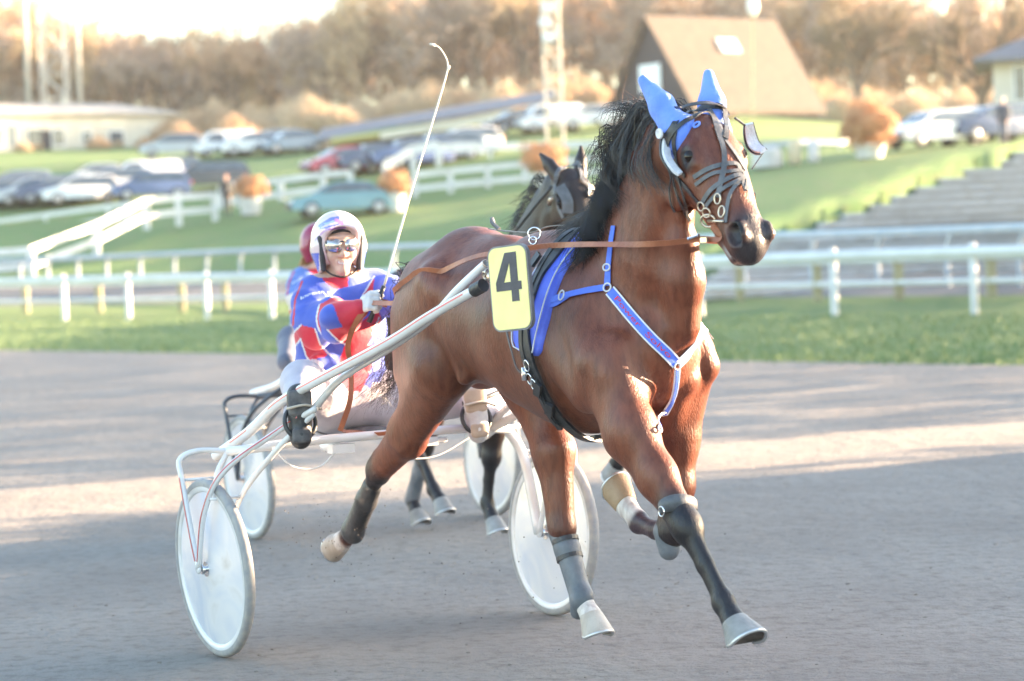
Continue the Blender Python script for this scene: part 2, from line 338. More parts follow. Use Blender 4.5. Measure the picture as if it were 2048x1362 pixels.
    b.tube(spline([v3(.0, .5, .81), v3(.12, .54, .86), v3(.25, .55, .93)], 6), .02, 12)
    b.build('crossbar', fm, th, smooth=True)
    b = MB()
    for y in (-.22, .16): b.tube(spline([v3(.0, y, .80), v3(-.10, y, .775), v3(-.28, y * .7, .80)], 6), .017, 10); b.box(v3(.0, y + .02, .775), (.05, .10, .035), mi=0)
    b.build('seat_bracket', fm, th, auto=40)
    b = MB(); S = SDF(); S.ell(v3(-.30, 0, .835), (.16, .035, .17), .02, d=(1, 0, 0)); S.ell(v3(-.42, 0, .87), (.07, .03, .15), .03, d=(.3, 0, 1)); S.ell(v3(-.14, 0, .825), (.15, .02, .10), .03, d=(1, 0, 0))
    V_, Q_ = S.mesh(.009); mkobj('seat', V_, Q_, M['seat'], th, smooth=True)
    for o in (-1, 1):
        fc = foot_pos[o] if style == 'white' else v3(.32, .46 * o, .88)
        b = MB(); b.torus(fc + v3(.0, .0, -.012), v3(1, -.1, .3), .062, .009, 24, 8, sq=1.05); b.tube([fc + v3(-.02, -.05 * o, .05), fc + v3(0, .02 * o, .06), v3(fc[0] - .02, .53 * o, fc[2] + .10)], .010, 8)
        b.tube([fc + v3(-.03, .0, -.07), v3(.0, .45 * o, .82)], .010, 8)
        b.build('stirrup', M['leather'], th, smooth=True)
        b = MB(); b.tube(spline([fc + v3(.035, -.07, .045), fc + v3(.05, .0, .055), fc + v3(.035, .07, .035)], 6), .010, 8, flat=.5); b.build('foot_strap', mat('webbing_cream', (.55, .47, .38), .7), th, smooth=True)
    b = MB(); b.tube(spline([v3(.0, -.50, .80), v3(.01, -.42, .72), v3(.01, -.30, .71), v3(0, -.2, .79)], 8), .0035, 6); b.build('brake_cable', M['shaft'], th, smooth=True); b = MB(); b.tube(spline([v3(.0, .02, .72), v3(0, .22, .71), v3(0, .42, .79)], 8), .0035, 6); b.ell(v3(0, .26, .775), (.015, .03, .012)); b.build('brake_cable', M['shaft'], th, smooth=True)
    return th
# ------------------------------------------------------------------ horse
BAY = v3(.158, .046, .023); BLACKP = v3(.014, .013, .017); WHITEP = v3(.62, .57, .53)
def horse_sdf(J, head=True):
    s = SDF(); h_ = J.get('h', 1)
    # trunk
    s.chain([v3(.64, 0, 1.30), v3(.80, 0, 1.325), v3(1.05, 0, 1.30), v3(1.35, 0, 1.26), v3(1.62, 0, 1.235), v3(1.85, 0, 1.21), v3(1.97, 0, 1.17)],
            [(.21, .21), (.27, .24), (.262, .245), (.305, .265), (.325, .25), (.285, .215), (.20, .17)], .05)
    s.seg(v3(.78, 0, 1.47), v3(1.05, 0, 1.46), (.13, .14), (.11, .12), .08)                      # croup
    s.seg(v3(.62, 0, 1.37), v3(.80, 0, 1.49), (.10, .11), (.11, .11), .08)
    s.seg(v3(1.30, 0, 1.50), v3(1.66, 0, 1.53), (.075, .07), (.07, .06), .09)                    # withers
    s.ell(v3(1.55, 0, 1.10), (.26, .20, .20), .06, d=(1, 0, -.08))                               # brisket
    for o in (-1, 1):
        s.seg(v3(.66, .13 * o, 1.38), v3(.86, .15 * o, 1.38), (.15, .11), (.13, .11), .08)       # gluteals
        s.seg(v3(.57, .125 * o, 1.30), v3(.60, .14 * o, 1.10), (.13, .095), (.14, .095), .07)    # hamstrings
        s.seg(v3(.88, .22 * o, 1.44), v3(.93, .22 * o, 1.40), .045, .04, .07)                    # point of hip
        s.seg(v3(1.62, .10 * o, 1.45), v3(1.95, .175 * o, 1.15), (.13, .088), (.105, .09), .028) # shoulder blade
        s.seg(v3(1.72, .175 * o, 1.20), v3(1.90, .18 * o, 1.07), (.12, .080), (.105, .080), .018)  # triceps
        s.seg(v3(2.01, .085 * o, 1.22), v3(2.02, .080 * o, 1.08), (.078, .075), (.085, .072), .012) # breast muscle
        s.seg(v3(2.00, .075 * o, 1.06), v3(1.93, .075 * o, .93), (.075, .065), (.070, .058), .014)
        s.seg(v3(2.03, .15 * o, 1.20), v3(2.03, .18 * o, 1.12), (.055, .055), (.060, .055), .018)
        s.seg(v3(.97, .20 * o, 1.30), v3(1.02, .18 * o, 1.08), (.06, .05), (.04, .03), .03)
    # neck
    nb = J['neck']; s.chain(nb, [(a * J.get('nk', 1), c * J.get('nk', 1)) for a, c in ((.255, .155), (.19, .112), (.155, .088), (.132, .078), (.112, .070))], .08)
    s.seg(nb[0] + v3(.20, .0, -.10), nb[2] + v3(.155, 0, -.03), (.050, .045), (.040, .035), .022)     # windpipe
    if 'front' in J: s.chain(J['front'], [(.055, .05), (.062, .06), (.06, .06)], .05)
    for o in (-1, 1): s.seg(nb[0] + v3(.13, .075 * o, -.12), nb[3] + v3(.06, .045 * o, -.02), (.055, .045), (.034, .03), .02)
    # head
    Fp, dh = J['face'], nrm(J['hdir']); n = nrm(v3(-dh[2], 0, dh[0])); 
    yd = J.get('yaw', 0); sd = v3(-math.sin(yd), math.cos(yd), 0)
    def Hd(a, off, w_=0): return Fp + dh * a * .86 - n * off * 1.06 + sd * w_ * 1.12
    J['Hd'] = Hd
    s.seg(nb[4], Hd(.02, .10), (.105, .07), (.10, .075), .06)
    s.chain([Hd(-.02, .085), Hd(.07, .088), Hd(.16, .088), Hd(.26, .082), Hd(.38, .070), Hd(.46, .064)], [(.080, .070), (.095, .092), (.098, .088), (.084, .072), (.068, .060), (.064, .060)], .04, sd)
    s.seg(Hd(.02, .018), Hd(.30, .022), (.016, .045), (.014, .030), .05, sd)
    for o in (-1, 1):
        s.ell(Hd(.13, .185, .047 * o), (.11, .090, .026), .04, d=dh, side=sd)                     # cheek
        s.seg(Hd(.065, .048, .078 * o), Hd(.125, .058, .082 * o), (.026, .020), (.028, .016), .03, sd)  # brow
        s.seg(Hd(.17, .085, .076 * o), Hd(.30, .10, .056 * o), .014, .010, .025, sd)               # facial crest
        s.ell(Hd(.455, .038, .046 * o), (.058, .044, .028), .018, d=dh, side=sd)                  # nostril
        s.seg(Hd(.48, .085, .030 * o), Hd(.40, .115, .038 * o), (.026, .022), (.022, .02), .03, sd)
    s.seg(Hd(.20, .165), Hd(.44, .118), (.040, .040), (.030, .032), .04, sd)                     # lower jaw
    s.ell(Hd(.495, .075), (.040, .046, .046), .03, d=dh, side=sd)                                 # upper lip
    s.ell(Hd(.475, .128), (.042, .026, .034), .02, d=dh, side=sd)                                 # chin
    for o in (-1, 1):
        s.ell(Hd(.455, .034, .066 * o), (.044, .027, .030), .008, d=dh, side=sd, sub=True)
        s.ell(Hd(.445, .022, .050 * o), (.024, .016, .026), .008, d=dh, side=sd, sub=True)
        s.seg(Hd(.44, .108, .062 * o), Hd(.51, .103, .035 * o), (.004, .012), (.004, .012), .006, sd, sub=True)
        s.ell(Hd(.090, .062, .098 * o), (.020, .013, .016), .012, d=dh, side=sd, sub=True)
    if J.get('ears'):
        for o in (-1, 1):
            e0 = Hd(-.05, .07, .055 * o); e1 = J['ears'][o]
            s.seg(e0, e0 * .45 + e1 * .55, (.040, .034), (.036, .028), .012); s.seg(e0 * .45 + e1 * .55, e1, (.036, .028), (.010, .010), .008)
    # legs
    for k, L in J['legs'].items():
        o = -1 if k[0] == 'R' else 1; P = L
        if k[1] == 'F':      # shoulder point, elbow/upper forearm, mid forearm, knee, cannon mid, fetlock, coronet
            s.chain(P[:4], [(.12, .085), (.098, .078), (.070, .055), (.052, .046)], .05)
            kd = nrm(P[4] - P[3]); s.ell(P[3] + kd * .01, (.062, .050, .046), .03, d=kd)
            s.chain(P[3:6], [(.044, .040), (.031, .024), (.034, .026)], .02)
            s.ell(P[5], (.042, .040, .033), .02, d=P[5] - P[4]); s.seg(P[5], P[6], (.033, .028), (.044, .040), .02)
            fwd = np.cross(kd, v3(0, 1, 0)); fwd = fwd if fwd[0] < 0 or True else -fwd
            s.seg(P[3] + fwd * .018, P[5] + fwd * .018, (.014, .012), (.016, .014), .015)
            s.seg(P[1] + v3(.02, .03 * o, .02), P[2] + v3(.01, .02 * o, 0), (.05, .03), (.03, .02), .03)
        else:                # hip, stifle, mid gaskin, hock, cannon mid, fetlock, coronet
            s.chain(P[:4], [(.20, .115), (.145, .10), (.085, .062), (.056, .045)], .06)
            kd = nrm(P[4] - P[3]); gd = nrm(P[2] - P[3]); hp = P[3] - nrm(kd + 0 * gd) * .03 - nrm(np.cross(v3(0, 1, 0), kd)) * -.0
            back = nrm(-(nrm(P[2] - P[3]) + nrm(P[4] - P[3])))
            s.ell(P[3], (.060, .050, .040), .03, d=kd); s.seg(P[3] + back * .035 - kd * .05, P[3] + back * .03 + kd * .05, (.020, .018), (.018, .016), .025)
            s.seg(P[3] + back * .035 - kd * .05, P[2] + back * .05, (.016, .012), (.03, .02), .03)  # achilles
            s.chain(P[3:6], [(.044, .038), (.032, .026), (.035, .028)], .02)
            s.ell(P[5], (.042, .040, .034), .02, d=P[5] - P[4]); s.seg(P[5], P[6], (.033, .028), (.044, .040), .02)
            s.seg(P[3] + back * .02, P[5] + back * .020, (.014, .012), (.016, .014), .015)
    return s
def coat_colors(V, J, base, dark, spots):
    """real coat colours: black points, pale socks, smoky muzzle; soft edged patches"""
    C = np.tile(base, (len(V), 1)).astype(float)
    nz = np.array([mnoise.noise(Vector(p * 3.1)) for p in V[::1]]) if len(V) < 4e5 else np.zeros(len(V))
    C *= (1 + .25 * nz)[:, None]
    # darker topline, tan flanks
    C[:] = C * (1 + .0 * V[:, 2:3])
    def dseg(a, b):
        d = b - a; t = np.clip(((V - a) @ d) / (d @ d), 0, 1); return np.linalg.norm(V - a - t[:, None] * d, axis=1)
    for a, b, r, soft, col in spots:
        m = np.clip((r - dseg(a, b)) / soft + .5 + .25 * nz, 0, 1)[:, None]; C = C * (1 - m) + np.asarray(col) * m
    return np.clip(C, .004, .9)
def hoof(th, top, bot, r0, r1, m, nm='hoof', shoe=True, hh=.078):
    """flared hoof; top = coronet centre, bot = centre of ground face"""
    d = nrm(bot - top); bot = top + d * hh; f = nrm(v3(1, 0, 0) - (v3(1, 0, 0) @ d) * d); sdv = np.cross(d, f); N = 28; V = []; L = np.linalg.norm(bot - top)
    lv = [(-.12, r0 * .9), (0, r0), (.12, r0 * 1.04), (.5, r0 * .5 + r1 * .5), (.93, r1 * .985), (1.0, r1)]
    for a, r in lv:
        for k in range(N):
            an = 2 * math.pi * k / N; ca, sa = math.cos(an), math.sin(an)
            fl = (1.10 if ca > 0 else .86); drop = (0 if a < .3 else a) * .0
            heel = (1 - .38 * max(0, -ca) * a)
            V.append(top + d * (L * a * heel) + f * (r * fl * ca + .18 * r1 * a) + sdv * r * .93 * sa)
    Fc = [(i * N + k, i * N + (k + 1) % N, (i + 1) * N + (k + 1) % N, (i + 1) * N + k) for i in range(len(lv) - 1) for k in range(N)]
    b = MB(); b.add(V, Fc, 0); ring = np.array(V[-N:]); cen = ring.mean(0)
    b.add(np.vstack([ring, ring * .8 + cen * .2 - d * .006, [cen - d * .012]]), [(k, (k + 1) % N, N + (k + 1) % N, N + k) for k in range(N)] + [(N + k, N + (k + 1) % N, 2 * N) for k in range(N)], 1)
    ho = b.build(nm, [m, M['sole']], th, auto=50)
    if shoe:
        b = MB(); kk = [k for k in range(N + 1)]; R1 = ring * .93 + cen * .07 + d * .004
        keep = [k % N for k in range(-10, 11)]; b.tube(R1[keep], .006, 6, flat=1.2); b.build('horseshoe', M['shoe'], ho, smooth=True)
    return ho
foot_pos = {-1: T(600, 838, .33), 1: T(952, 830, .12)}
# joints read off the photograph, each in its own fore-and-aft plane of the horse
neck = [Q(1255, 590, 0), Q(1290, 500, 0), Q(1310, 420, 0), Q(1328, 345, 0), Q(1345, 280, 0)]
JA = dict(front=[Q(1366, 490, .01), Q(1368, 560, .02), Q(1366, 650, .03)], neck=neck, face=Q(1430, 252, 0), hdir=Q(1512, 450, 0) - Q(1430, 252, 0), yaw=.0, legs={
    'RF': [v3(1.97, -.17, 1.13), Q(1262, 868, -.16), Q(1315, 955, -.14), Q(1372, 1050, -.13), Q(1410, 1130, -.125), Q(1447, 1205, -.12), Q(1470, 1247, -.12)],
    'LF': [v3(1.93, .17, 1.10), Q(1345, 880, .14), Q(1350, 970, .135), Q(1346, 1062, .13), Q(1310, 1060, .13), Q(1277, 1044, .13), Q(1250, 1008, .13)],
    'RH': [v3(.70, -.14, 1.28), Q(880, 735, -.17), Q(815, 870, -.15), Q(757, 940, -.14), Q(733, 1000, -.14), Q(706, 1062, -.14), Q(683, 1084, -.14)],
    'LH': [v3(.70, .14, 1.25), v3(.93, .16, 1.05), Q(1108, 905, .13), Q(1124, 1055, .12), Q(1143, 1130, .12), Q(1164, 1200, .12), Q(1182, 1232, .12)]})
HO = Thing('bay_horse', 'bay trotter with blue ear hood leading, pulling the white sulky', 'horse', RA, (1.2, 0, 0))
sdfA = horse_sdf(JA); VA, FA = sdfA.mesh(.0065, 2)
LG = JA['legs']; Hd = JA['Hd']
spots = [(LG['RF'][3] + v3(-.03, 0, .03), LG['RF'][6], .085, .05, BLACKP), (LG['LF'][3], LG['LF'][4], .075, .05, BLACKP), (LG['LF'][4], LG['LF'][5], .06, .03, BLACKP * 2.5 + v3(.02, 0, 0)), (LG['LF'][5] + v3(-.03, 0, .02), LG['LF'][6], .05, .012, WHITEP),
         (LG['RH'][3] + v3(-.05, 0, .02), LG['RH'][3] + v3(.03, 0, -.05), .055, .05, BLACKP * 2), (LG['RH'][3], LG['RH'][5], .07, .05, BLACKP), (LG['RH'][6], LG['RH'][6] + v3(-.02, 0, -.01), .06, .02, WHITEP),
         (LG['LH'][3], LG['LH'][4], .05, .05, v3(.05, .02, .018)), (LG['LH'][5] * .6 + LG['LH'][4] * .4, LG['LH'][6], .065, .015, WHITEP),
         (Hd(.45, .03, 0), Hd(.52, .06, 0), .075, .05, v3(.038, .032, .038)), (Hd(.47, .10, 0), Hd(.51, .12, 0), .045, .04, v3(.05, .042, .047)),
         (Hd(.445, .02, .06), Hd(.46, .03, .07), .034, .012, v3(.006, .005, .006)), (Hd(.445, .02, -.06), Hd(.46, .03, -.07), .034, .012, v3(.008, .007, .008)),
         (Hd(.42, .10, -.04), Hd(.48, .115, -.045), .014, .015, v3(.33, .31, .32)),
         (Hd(.075, .06, -.09), Hd(.105, .065, -.09), .034, .02, v3(.022, .012, .012)), (Hd(.075, .06, .09), Hd(.105, .065, .09), .026, .02, v3(.03, .014, .012))]
hb = mkobj('body', VA, FA, M['coat'], HO, smooth=True, cols=coat_colors(VA, JA, BAY, BLACKP, spots))
BV = BVHTree.FromPolygons(VA.tolist(), FA.tolist())
print('HORSE', len(VA))
def S(x, y, lift=.0, frame=RA, bvh=None, maxd=None, fallback=0):
    o = frame.L(CAM); d = nrm(frame.L(CAM + ray(x, y)) - o); p, n, i, dist = (bvh or BV).ray_cast(Vector(o), Vector(d))
    if p is None:
        q = frame.Q(x, y, fallback); p, n, i, dist = (bvh or BV).find_nearest(Vector(q))
    return np.array(p) + np.array(n) * lift, np.array(n)
def NS(P, lift=0, bvh=None):
    p, n, i, d = (bvh or BV).find_nearest(Vector(P)); return np.array(p) + np.array(n) * lift, np.array(n)
def strap(b, px, wd=.018, th=.003, lift=.003, n=6, mi=0, local=False):
    """band laid on the coat: through those points of the near side, hugging the surface"""
    P = [S(*p)[0] if len(p) == 2 else np.array(p) for p in px]; P = spline(P, n); R_ = [NS(p, lift) for p in P]
    P = np.array([r[0] for r in R_]); Nn = np.array([r[1] for r in R_])
    for _ in range(2): P[1:-1] = (P[:-2] + 2 * P[1:-1] + P[2:]) / 4; Nn[1:-1] = nrm(Nn[:-2] + 2 * Nn[1:-1] + Nn[2:])
    b.ribbon(P, wd, th, Nn, mi); return P, Nn
# eyes
for o in (-1, 1):
    e, n_ = NS(Hd(.090, .062, .10 * o)); b = MB(); b.ell(e - n_ * .004, .0215, n=18, m=12); eo = b.build('eye', M['eye'], HO, smooth=True)
    b = MB(); ax = nrm(v3(.25, 0, -.95)); A3 = [n_, nrm(np.cross(n_, ax)), ax]
    c = e - n_ * .004
    for s_, r_ in ((1, .019),):
        pts = [c + n_ * (.008 * math.sin(a) ) + nrm(Hd(1, 0) - Hd(0, 0)) * (-.022 * math.cos(a)) - nrm(np.cross(n_, Hd(1, 0) - Hd(0, 0))) * (s_ * .015 * math.sin(a)) for a in np.linspace(0, math.pi, 9)]
        b.tube(pts, .0035, 6)
    b.build('eyelid', mat('eyelid_skin', (.04, .018, .014), .5), eo, smooth=True)
# hooves
hoof(HO, LG['RF'][6], Q(1491, 1290, -.12), .047, .071, M['hoofd'])
hoof(HO, LG['LH'][6], Q(1193, 1272, .12), .045, .062, M['hoofw'])
hoof(HO, LG['RH'][6], Q(645, 1090, -.14), .045, .060, M['hoofw'])
M['hoofb'] = mat('brown_hoof', (.36, .24, .14), .5, (.26, .17, .10), 14, .3, 90); hoof(HO, LG['LF'][6], Q(1222, 970, .13), .047, .062, M['hoofb'])
# boots
def sleeve(name, P, R, m, th=HO, side=(0, 1, 0), off=.006, extra=None, h=.006):
    s = SDF(); s.chain(P, R, .02, side)
    if extra: extra(s)
    V_, Q_ = s.mesh(h, 2); return mkobj(name, V_, Q_, m, th, smooth=True)
L_ = LG['LH']
def ex(s): s.ell(L_[5] + v3(.0, 0, .01), (.055, .052, .042), .02, d=L_[5] - L_[4]); s.seg(L_[5] + v3(.01, -.01, .0), L_[5] + v3(-.03, 0, -.045), (.04, .034), (.03, .03), .02)
sleeve('shin_boot', [L_[3] + v3(-.01, 0, -.02), L_[3] * .4 + L_[4] * .6, L_[4] * .4 + L_[5] * .6], [(.050, .046), (.050, .044), (.046, .040)], M['bootgrey'], extra=ex)
b = MB()
for f_ in (.35, .8):
    p0 = (L_[3] * (1 - f_) + L_[4] * f_); d_ = nrm(L_[4] - L_[3]); a_ = nrm(np.cross(d_, v3(0, 1, 0))); A_ = np.linspace(-math.pi, math.pi, 25); N_ = [a_ * math.cos(a) + v3(0, 1, 0) * math.sin(a) for a in A_]; b = MB(); b.ribbon([p0 + n * (v3(.0505, .0505, .0505) - .004 * abs(n[1])) for n in N_], .016, .003, N_); b.build('boot_strap', M['bootblack'], HO)
L_ = LG['RH']
def ex2(s): s.ell(L_[5], (.055, .050, .042), .02, d=L_[5] - L_[4]); s.seg(L_[5] + v3(-.02, 0, .03), L_[5] + v3(-.05, 0, .055), .008, .004, .01)
sleeve('ankle_boot', [L_[3] * .45 + L_[4] * .55, L_[4], L_[5] + v3(.0, 0, 0)], [(.044, .038), (.046, .040), (.050, .043)], M['bootblack'], extra=ex2)
b = MB(); L_ = LG['RF']
kd = nrm(L_[4] - L_[3]); kt = L_[3] - kd * .065
P = [kt + v3(math.cos(a) * .062, math.sin(a) * .060, 0) - kd * (.030 * max(-.3, math.cos(a + .3))) for a in np.linspace(-math.pi, math.pi, 25)]
Nn = [v3(math.cos(a), math.sin(a), 0) for a in np.linspace(-math.pi, math.pi, 25)]
wd = [.022 + .032 * max(0, math.cos(a + .5)) for a in np.linspace(-math.pi, math.pi, 25)]
b.ribbon(P, wd, .005, Nn)
kb = b.build('knee_boot_strap', M['grayleather'], HO, smooth=True)
b = MB(); b.torus(kt + v3(.0, -.064, -.005), v3(0, 1, 0), .016, .003, 16, 6); b.build('buckle', M['chrome'], kb, smooth=True)
# knee boot of the folded leg
sleeve('knee_boot', [Q(1333, 1062, .12), Q(1338, 1100, .12)], [(.05, .045), (.038, .036)], M['bootgrey'])
# mane and tail of many locks
def locks(name, roots, n, m, th, fn, seed=1, r=.0016, segs=9):
    rr = random.Random(seed); b = MB()
    for i in range(n): 
        P = fn(rr, rr.random())
        b.tube(spline(P, 3), np.linspace(r, r * .25, (len(P) - 1) * 3 + 1), 3, False)
    return b.build(name, m, th, smooth=True)
crest = spline([Hd(-.07, .10), Q(1318, 262, 0), Q(1292, 330, 0), Q(1272, 400, 0), Q(1252, 448, 0), Q(1190, 472, 0)], 10)
def crest_at(u): k = u * (len(crest) - 1); i = int(min(k, len(crest) - 2)); p = crest[i] * (1 - (k - i)) + crest[i + 1] * (k - i); return NS(p, -.004)[0]
def mane_fn(rr0, u):
    ci = int(u * 74); u = (ci + .5) / 74 * .92; rr = random.Random(500 + ci); j = rr0.gauss; g = rr.gauss
    c = crest_at(min(.95, max(0, u + j(0, .012)))) + v3(0, rr0.uniform(-.03, .012), 0); sp = .006 + .006 * rr.random()
    fl = rr.random(); c = c + (v3(.045, -.03, -.01) * max(0, u - .35) / .5); lift = rr.uniform(0, .03)
    a = c + v3((-.05 - .04 * rr.random()) * (1 - .7 * u), -.04 + g(0, .012), .012 + lift)
    if u < .38 and fl < .5:
        e = c + v3(-.14 - .08 * rr.random(), -.06 + g(0, .03), .03 - .24 * rr.random()); m_ = (a + e) / 2 + v3(-.02, -.01, .03 + g(0, .012)); P = [c, a, m_, e]
    else:
        dn = -(.13 + .14 * rr.random()) * (1 - .35 * u); k = (.085 + .055 * rr.random()) * (1 - .92 * u)
        m_ = c + v3(-k, -.055 + g(0, .018), -.02 + g(0, .02)); m2 = c + v3(-k - .015, -.085 + g(0, .02), dn * .6); e = c + v3(-k * .35 + g(0, .03), -.11 + g(0, .02), dn); P = [c, a, m_, m2, e]
    out = [P[0]]
    for i, p in enumerate(P[1:]): s_ = sp * (1.6 if i == 0 else 1.0) * (1 + .8 * (i == len(P) - 2) * rr0.random()); out.append(p + v3(j(0, s_), j(0, s_), j(0, s_)))
    return out
locks('mane', None, 1500, M['hair'], HO, mane_fn, 3, .0017)
def wisp_fn(rr, u):
    c = crest_at(u * .35); g = rr.gauss; a = c + v3(-.09, -.02 + g(0, .01), .03); return [c, a, a + v3(-.06 + g(0, .02), g(0, .02), .02 + g(0, .02)), a + v3(-.11 + g(0, .03), g(0, .03), .01 + g(0, .05))]
locks('mane_wisps', None, 110, M['hair_red'], HO, wisp_fn, 5, .0012)
def tuft_fn(rr, u):
    c = crest_at(.80 + u * .20); g = rr.gauss; e = c + v3(-.12 - .12 * rr.random(), -.05 + g(0, .02), -.035 + g(0, .018)); return [c, (c + e) / 2 + v3(0, -.01, .03), e]
locks('mane_base_tuft', None, 420, M['hair'], HO, tuft_fn, 6, .0018)
def tail_fn(rr, u):
    g = rr.gauss; c = v3(.40 + g(0, .015), g(0, .015), 1.45 + g(0, .015)); j = g(0, .025); 
    return [c, c + v3(-.10, j, .02 + g(0, .01)), c + v3(-.22, .06 + g(0, .03), -.06 + g(0, .025)), c + v3(-.30, .05 + g(0, .05), -.22 + g(0, .04)), c + v3(-.32 + g(0, .03), .03 + g(0, .05), -.34 + g(0, .04)), c + v3(-.40 + g(0, .05), -.02 + g(0, .06), -.44 - .10 * rr.random())]
locks('tail', None, 230, M['hair'], HO, tail_fn, 8, .0018)
# blue ear hood
s = SDF(); t1, t2 = Q(1286, 160, -.10), Q(1417, 148, .09); pl = Hd(-.055, .075)
for o, tp in ((-1, t1), (1, t2)):
    e0 = Hd(-.045, .085, .058 * o); m_ = e0 * .5 + tp * .5
    s.seg(e0 - v3(0, 0, .03), m_, (.056, .045), (.048, .036) if o < 0 else (.050, .040), .02); s.seg(m_, tp, (.048, .036) if o < 0 else (.050, .040), (.020, .017), .02)
    s.seg(e0, Hd(.0, .15, .075 * o), (.030, .016), (.016, .010), .03)
s.seg(Hd(-.055, .07, -.05), Hd(-.055, .07, .05), (.045, .04), (.045, .04), .04)
V_, Q_ = s.mesh(.006, 2); mkobj('ear_hood', V_, Q_, M['bluehood'], HO, smooth=True)
BV0 = BV; BV = BVHTree.FromPolygons(np.vstack([VA, V_]).tolist(), FA.tolist() + (Q_ + len(VA)).tolist())
# ================================================================== tack
def text_mesh(txt, size=1.0):
    cu = bpy.data.curves.new('t', 'FONT'); cu.body = txt; cu.size = size; cu.resolution_u = 3; cu.align_x = 'CENTER'; cu.align_y = 'CENTER'
    ob = bpy.data.objects.new('t', cu); sc.collection.objects.link(ob); bpy.context.view_layer.update()
    me = ob.evaluated_get(bpy.context.evaluated_depsgraph_get()).to_mesh(); V = [tuple(v.co) for v in me.vertices]; F_ = [tuple(p.vertices) for p in me.polygons]
    bpy.data.objects.remove(ob); return np.array(V), F_
BR = Thing('bridle', 'black bridle with white fleece blinkers on the leading horse', 'bridle', RA, (2.3, 0, 1.7))
b = MB()
for k, pl in enumerate(([(1330, 300), (1336, 272), (1352, 246), (1380, 224), (1415, 214), (1448, 224), (1475, 244)], [(1336, 305), (1345, 270), (1362, 250), (1392, 235), (1420, 228)])):
    strap(b, pl, .020 - .006 * k, lift=.007)
strap(b, [Hd(-.03, .03, .06), Hd(.0, .06, .085), Hd(.10, .10, .09), Hd(.2, .12, .07), Hd(.3, .12, .055)], .016, lift=.005)
strap(b, [Hd(-.07, .05, -.07), Hd(-.075, .03, 0), Hd(-.07, .05, .07)], .02, lift=.05)
b.build('headpiece', M['leather'], BR, smooth=False)
b = MB(); strap(b, [(1336, 300), (1345, 335), (1368, 368), (1388, 392), (1402, 410)], .018); strap(b, [(1352, 262), (1350, 300), (1356, 330), (1372, 352)], .014)
b.build('cheekpiece', M['leather'], BR)
b = MB(); strap(b, [(1419, 222), (1432, 256), (1445, 295), (1448, 330), (1443, 365), (1438, 395)], .017, lift=.006); strap(b, [(1421, 224), (1443, 265), (1464, 300), (1490, 342)], .013, lift=.003)
b.build('face_strap', M['grayleather'], BR)
b = MB()
strap(b, [(1388, 355), (1412, 340), (1445, 330), (1475, 330), (1497, 345)], .015); strap(b, [(1392, 370), (1425, 348), (1455, 345), (1485, 345), (1502, 356)], .012, lift=.005)
strap(b, [(1408, 404), (1424, 380), (1450, 362), (1480, 352), (1502, 362)], .015, lift=.007); strap(b, [(1415, 412), (1440, 385), (1465, 368), (1490, 358), (1504, 368)], .012, lift=.009)
strap(b, [(1454, 446), (1456, 415), (1462, 385), (1480, 364), (1504, 370)], .012, lift=.006); strap(b, [Hd(.27, .04, .062), Hd(.30, .07, .065), Hd(.36, .10, .055)], .016, lift=.006)
b.build('noseband', M['grayleather'], BR)
b = MB()
for pl in ([(1338, 330), (1343, 380), (1352, 420)], [(1350, 340), (1362, 400), (1376, 440)], [(1360, 350), (1372, 395), (1390, 445)]): strap(b, pl, .010, lift=.008)
b.build('throat_strap', M['leather'], BR)
b = MB(); p, n_ = S(1407, 412, .012); b.torus(p, n_, .014, .0028); p, n_ = S(1424, 438, .015); b.torus(p, n_ + v3(.5, -.2, 0), .027, .004, 26, 8, sq=.75)
p2, n2 = S(1418, 424, .014); b.torus(p2, n2, .015, .003); p3, _ = S(1452, 444, .012); b.tube([p, p3], .0055, 8); p4, n4 = S(1438, 398, .01); b.torus(p4, n4, .011, .003, sq=1.5); p5, n5 = S(1447, 424, .01); b.torus(p5, n5, .012, .003, sq=1.5)
b.build('bit', M['brass'], BR, smooth=True); b = MB(); q = p * v3(1, -1, 1); b.torus(q, v3(.3, 1, 0), .027, .004); b.build('bit_ring', M['brass'], BR, smooth=True)
for o in (-1, 1):
    if o < 0: P = [S(x, y, l, RA, BV0)[0] for x, y, l in ((1351, 262, .018), (1349, 285, .03), (1353, 312, .036), (1362, 334, .030), (1370, 348, .018))]
    else: P = [Q(1497, 246, .125), Q(1500, 268, .140), Q(1506, 288, .150), Q(1517, 300, .150), Q(1528, 304, .14)]
    P = spline(P, 6); N_ = np.tile(nrm(v3(.75, -.35 * (1 if o > 0 else -0.2), .1)), (len(P), 1)); k = len(P); w_ = .024 * np.sin(np.linspace(.55, math.pi - .45, k)) ** .5
    if o > 0: w_ = w_ * 1.15
    b = MB(); b.ribbon(P, w_ * 1.25, .010, N_); bl = b.build('blinker', M['fleece'], BR, auto=60)
    b = MB(); b.ribbon(P - N_ * .006, w_ * 1.7, .005, N_); b.build('blinker_cup', M['leather'], bl)
b = MB(); e_ = Q(1526, 306, .14); e2 = Q(1504, 338, .085); b.tube([e_, e2], .002, 6); b.tube([Q(1470, 236, .06), Q(1492, 252, .12)], .004, 6); b.build('blinker_wire', M['leather'], BR)
b = MB(); p, n_ = S(1331, 266, .022); b.lathe([(0, 0), (.004, .012), (.006, .016), (0, .018), (-.004, .016)], p, n_, 20); b.build('rosette', M['whitep'], BR, smooth=True); b = MB(); p, n_ = S(1394, 251, .004, RA, BV0); b.torus(p, n_, .010, .004, 14, 6, sq=1.3); b.build('brow_ornament', M['bluehood'], BR, smooth=True)
